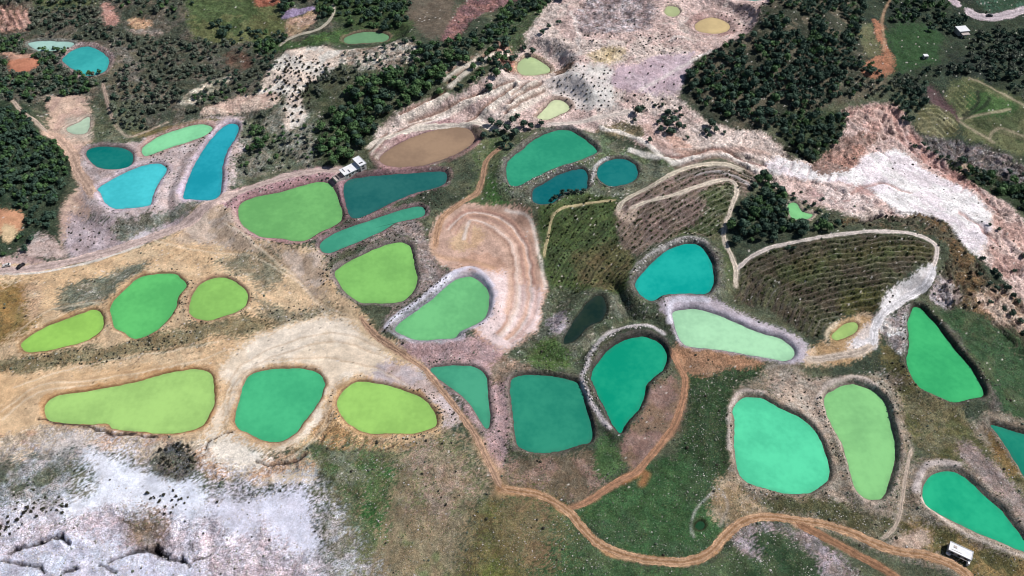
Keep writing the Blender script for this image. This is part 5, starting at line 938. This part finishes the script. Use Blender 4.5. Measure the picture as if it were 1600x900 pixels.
M_TYRE = mat('tyre_rubber', lambda t, b: setattr(b.inputs['Base Color'], 'default_value', (.02, .02, .02, 1)))
M_LAMP = mat('lamp_glass', lambda t, b: setattr(b.inputs['Base Color'], 'default_value', (.7, .7, .68, 1)))
def boxes(*bs):
    V = []; F = []
    for x0, y0, z0, x1, y1, z1 in bs:
        o = len(V); e = .03
        V += [(x0, y0, z0), (x1, y0, z0), (x1, y1, z0), (x0, y1, z0), (x0, y0, z1-e), (x1, y0, z1-e), (x1, y1, z1-e), (x0, y1, z1-e), (x0+e, y0+e, z1), (x1-e, y0+e, z1), (x1-e, y1-e, z1), (x0+e, y1-e, z1)]
        F += [(o, o+3, o+2, o+1), (o, o+1, o+5, o+4), (o+1, o+2, o+6, o+5), (o+2, o+3, o+7, o+6), (o+3, o, o+4, o+7), (o+4, o+5, o+9, o+8), (o+5, o+6, o+10, o+9), (o+6, o+7, o+11, o+10), (o+7, o+4, o+8, o+11), (o+8, o+9, o+10, o+11)]
    return np.array(V, float), np.array(F)
def part(name, parent, m, *bs): return link(name, mesh_np(name, *boxes(*bs), m, None, False), parent)
def ring(x0, y0, x1, y1, z0, z1, t=.22):   # four walls butted end to end
    return (x0, y0, z0, x1, y0+t, z1), (x0, y1-t, z0, x1, y1, z1), (x0, y0+t, z0, x0+t, y1-t, z1), (x1-t, y0+t, z0, x1, y1-t, z1)
def root(name, px, py, px2, py2, label, cat, dz=0):
    a = plan([(px, py), (px2, py2)]); d = a[1]-a[0]; e = link(name, None, None, label, cat); e.empty_display_size = 1
    e.location = (a[0, 0], a[0, 1], float(zat(a[0, 0], a[0, 1]))+dz); e.rotation_euler.z = math.atan2(d[1], d[0])
    if cat in ('house', 'shed', 'hut'): e.scale = (.95, .95, .95) if px < 1000 else (.88, .88, .88)
    return e
# long white house under the pines: x along the front, y into the slope
h = root('house', 527, 289, 565, 268, 'long low white house with flat roof and roofless rooms by dark teal pond', 'house', .1)
part('wall', h, M_WALL, *ring(5.6, 0, 15.5, 5.6, -1.5, 2.7)); rf = part('roof', h, M_ROOF, (5.25, -.3, 2.703, 15.6, 5.9, 2.9))
part('parapet', rf, M_ROOF, *ring(5.25, -.3, 15.6, 5.9, 2.903, 3.15, .16))
part('roof_divider', rf, M_SLAB, (9.4, .2, 2.903, 9.6, 2.6, 3.4)); part('roof_divider', rf, M_SLAB, (7.2, 2.4, 2.903, 7.4, 5.4, 3.3))
part('tower_room', h, M_WALL, *ring(15.65, -.8, 19.6, 7.0, -1.5, 4.5)); tr = part('roof', h, M_ROOF, (15.4, -1.0, 4.503, 19.85, 7.25, 4.72))
part('parapet', tr, M_ROOF, *ring(15.4, -1.0, 19.85, 7.25, 4.723, 4.95, .16)); part('stair_hatch', tr, M_DARK, (16.3, .8, 4.725, 18.6, 1.7, 4.8))
part('terrace_wall', h, M_SLAB, *ring(0, 0, 5.5, 5.2, -1.5, 1.5, .2)); part('terrace_floor', h, M_SLAB, (.25, .25, -1.5, 5.3, 4.95, .5)); part('partition', h, M_SLAB, (2.6, .25, .503, 2.8, 4.9, 1.45))
for x in (6.6, 10.4, 13.2):
    w_ = part('window', h, M_DARK, (x, -.04, .9, x+1.1, .1, 2.0)); part('pane', w_, M_PANE, (x+.08, -.055, .98, x+1.02, -.042, 1.92)); part('sill', w_, M_ROOF, (x-.1, -.16, .8, x+1.2, -.002, .897))
d_ = part('door', h, M_WOOD, (8.3, -.05, 0, 9.3, .1, 2.1)); part('handle', d_, M_DARK, (9.1, -.1, 1.0, 9.18, -.052, 1.08))
part('window', h, M_PANE, (16.8, -.84, 1.4, 18.2, -.7, 2.6)); part('window', h, M_PANE, (16.8, -.84, 3.1, 18.2, -.7, 4.0))
# white shed by the dirt road
h = root('shed', 1479, 862, 1518, 880, 'white flat roofed shed between the winding dirt road and jade corner pond', 'shed', .1)
part('wall', h, M_WALL, *ring(0, 0, 9.2, 4.0, -1.2, 2.7)); rf = part('roof', h, M_ROOF, (-.2, -.25, 2.703, 9.4, 4.2, 2.9)); part('parapet', rf, M_ROOF, *ring(-.2, -.25, 9.4, 4.2, 2.903, 3.12, .15))
part('roof_hatch', rf, M_SLAB, (1.6, 2.0, 2.903, 2.9, 3.0, 3.1)); part('roof_rail', rf, M_SLAB, (1.0, .7, 2.903, 5.0, .8, 3.05))
part('porch_wall', h, M_ROOF, (8.4, -2.0, -1.2, 9.2, -.26, 2.2)); part('porch_beam', h, M_SLAB, (5.0, -1.3, 2.2, 8.35, -1.1, 2.4))
for x in (5.1, 6.8): part('porch_post', h, M_SLAB, (x, -1.3, -1.2, x+.18, -1.1, 2.197))
part('door', h, M_WOOD, (6.9, -.05, 0, 7.9, .1, 2.1))
for x in (1.4, 4.2): w_ = part('window', h, M_DARK, (x, -.04, .9, x+1.1, .1, 2.0)); part('pane', w_, M_PANE, (x+.08, -.055, .98, x+1.02, -.042, 1.92))
t = root('water_tank', 1481, 866, 1486, 868, 'small white tank standing against the shed wall', 'tank', 0)
V, F = ico(2); V = V*[.95, .6, .6]+[0, 0, .7]; link('body', mesh_np('body', V, F, M_ROOF), t); part('stand', t, M_SLAB, (-.6, -.3, -.4, -.4, .3, .35), (.4, -.3, -.4, .6, .3, .35)); part('lid', t, M_SLAB, (-.2, -.2, 1.27, .2, .2, 1.36))
# far white houses
h = root('house', 1497, 56, 1511, 55, 'small far white house with bright flat roof below the paved road', 'house', .2)
part('wall', h, M_WALL, *ring(0, 0, 7.6, 6.5, -2, 3.4)); part('roof', h, M_ROOF, (-.25, -.25, 3.403, 7.85, 6.75, 3.62)); part('door', h, M_WOOD, (3.2, -.05, 0, 4.2, .1, 2.1))
for x in (1.0, 5.4): w_ = part('window', h, M_DARK, (x, -.04, 1.0, x+1.2, .1, 2.3)); part('sill', w_, M_ROOF, (x-.1, -.15, .9, x+1.3, -.002, .997))
part('porch_roof', h, M_SLAB, (1.0, -3.2, 2.3, 6.8, -.26, 2.45))
for x in (1.1, 3.8, 6.5): part('porch_post', h, M_ROOF, (x, -3.1, -1.5, x+.2, -2.9, 2.297))
h = root('hut', 1443, 92, 1449, 92, 'tiny white hut standing alone in the far green field', 'hut', .1)
part('wall', h, M_WALL, *ring(0, 0, 3.0, 2.6, -1, 2.2)); part('roof', h, M_ROOF, (-.15, -.15, 2.203, 3.15, 2.75, 2.35)); part('door', h, M_WOOD, (1, -.04, 0, 1.8, .1, 1.9))
# cars
def car(px, py, px2, py2, col, label, L=4.2, W=1.75):
    e = root('car', px, py, px2, py2, label, 'car', .02); P = paint(col); hw = W/2
    prof = [(-L/2, .35), (-L/2, .78), (-L*.44, .88), (-L*.2, .93), (L*.22, .93), (L*.46, .82), (L/2, .6), (L/2, .35)]
    def loft(pr, w0, w1, zsplit):
        V = []; n = len(pr)
        for s in (-1, 1): V += [(x, s*(w0 if z < zsplit else w1), z) for x, z in pr]
        F = []
        for i in range(n): j = (i+1) % n; F += [(i, j, n+j), (i, n+j, n+i)]
        for i in range(1, n-1): F += [(0, i+1, i), (n, n+i, n+i+1)]
        return np.array(V), np.array(F)
    link('body', mesh_np('body', *loft(prof, hw, hw*.95, .7), P, None, False), e)
    link('cabin', mesh_np('cabin', *loft([(-L*.36, .92), (-L*.26, 1.42), (L*.06, 1.44), (L*.2, .92)], hw*.88, hw*.72, 1.2), M_PANE, None, False), e)
    part('roof', e, P, (-L*.26, -hw*.72, 1.425, L*.06, hw*.72, 1.47))
    for x in (-L*.3, L*.31):
        for s in (-1, 1):
            a = np.linspace(0, 2*math.pi, 13)[:-1]; V = np.concatenate([np.stack([x+.32*np.cos(a), np.full(12, s*(hw-.12)+q), .32+.32*np.sin(a)], 1) for q in (-.1, .13)]+[[[x, s*(hw-.12)-.1, .32], [x, s*(hw-.12)+.13, .32]]])
            F = []
            for i in range(12): j = (i+1) % 12; F += [(i, j, 12+j), (i, 12+j, 12+i), (24, j, i), (25, 12+i, 12+j)]
            link('wheel', mesh_np('wheel', V, np.array(F), M_TYRE, None, False), e)
    for s in (-1, 1): part('headlight', e, M_LAMP, (L/2-.06, s*hw*.7-.18, .62, L/2+.02, s*hw*.7+.18, .76))
    return e
car(33, 416, 40, 411, (30, 26, 30), 'black car parked on the pinkish haul road beside the wood')
car(11, 415, 4, 416, (226, 222, 220), 'white car parked on the pinkish haul road beside the wood', 3.8)
car(1546, 25, 1552, 25, (28, 34, 38), 'dark car driving on the far paved road', 4.0)
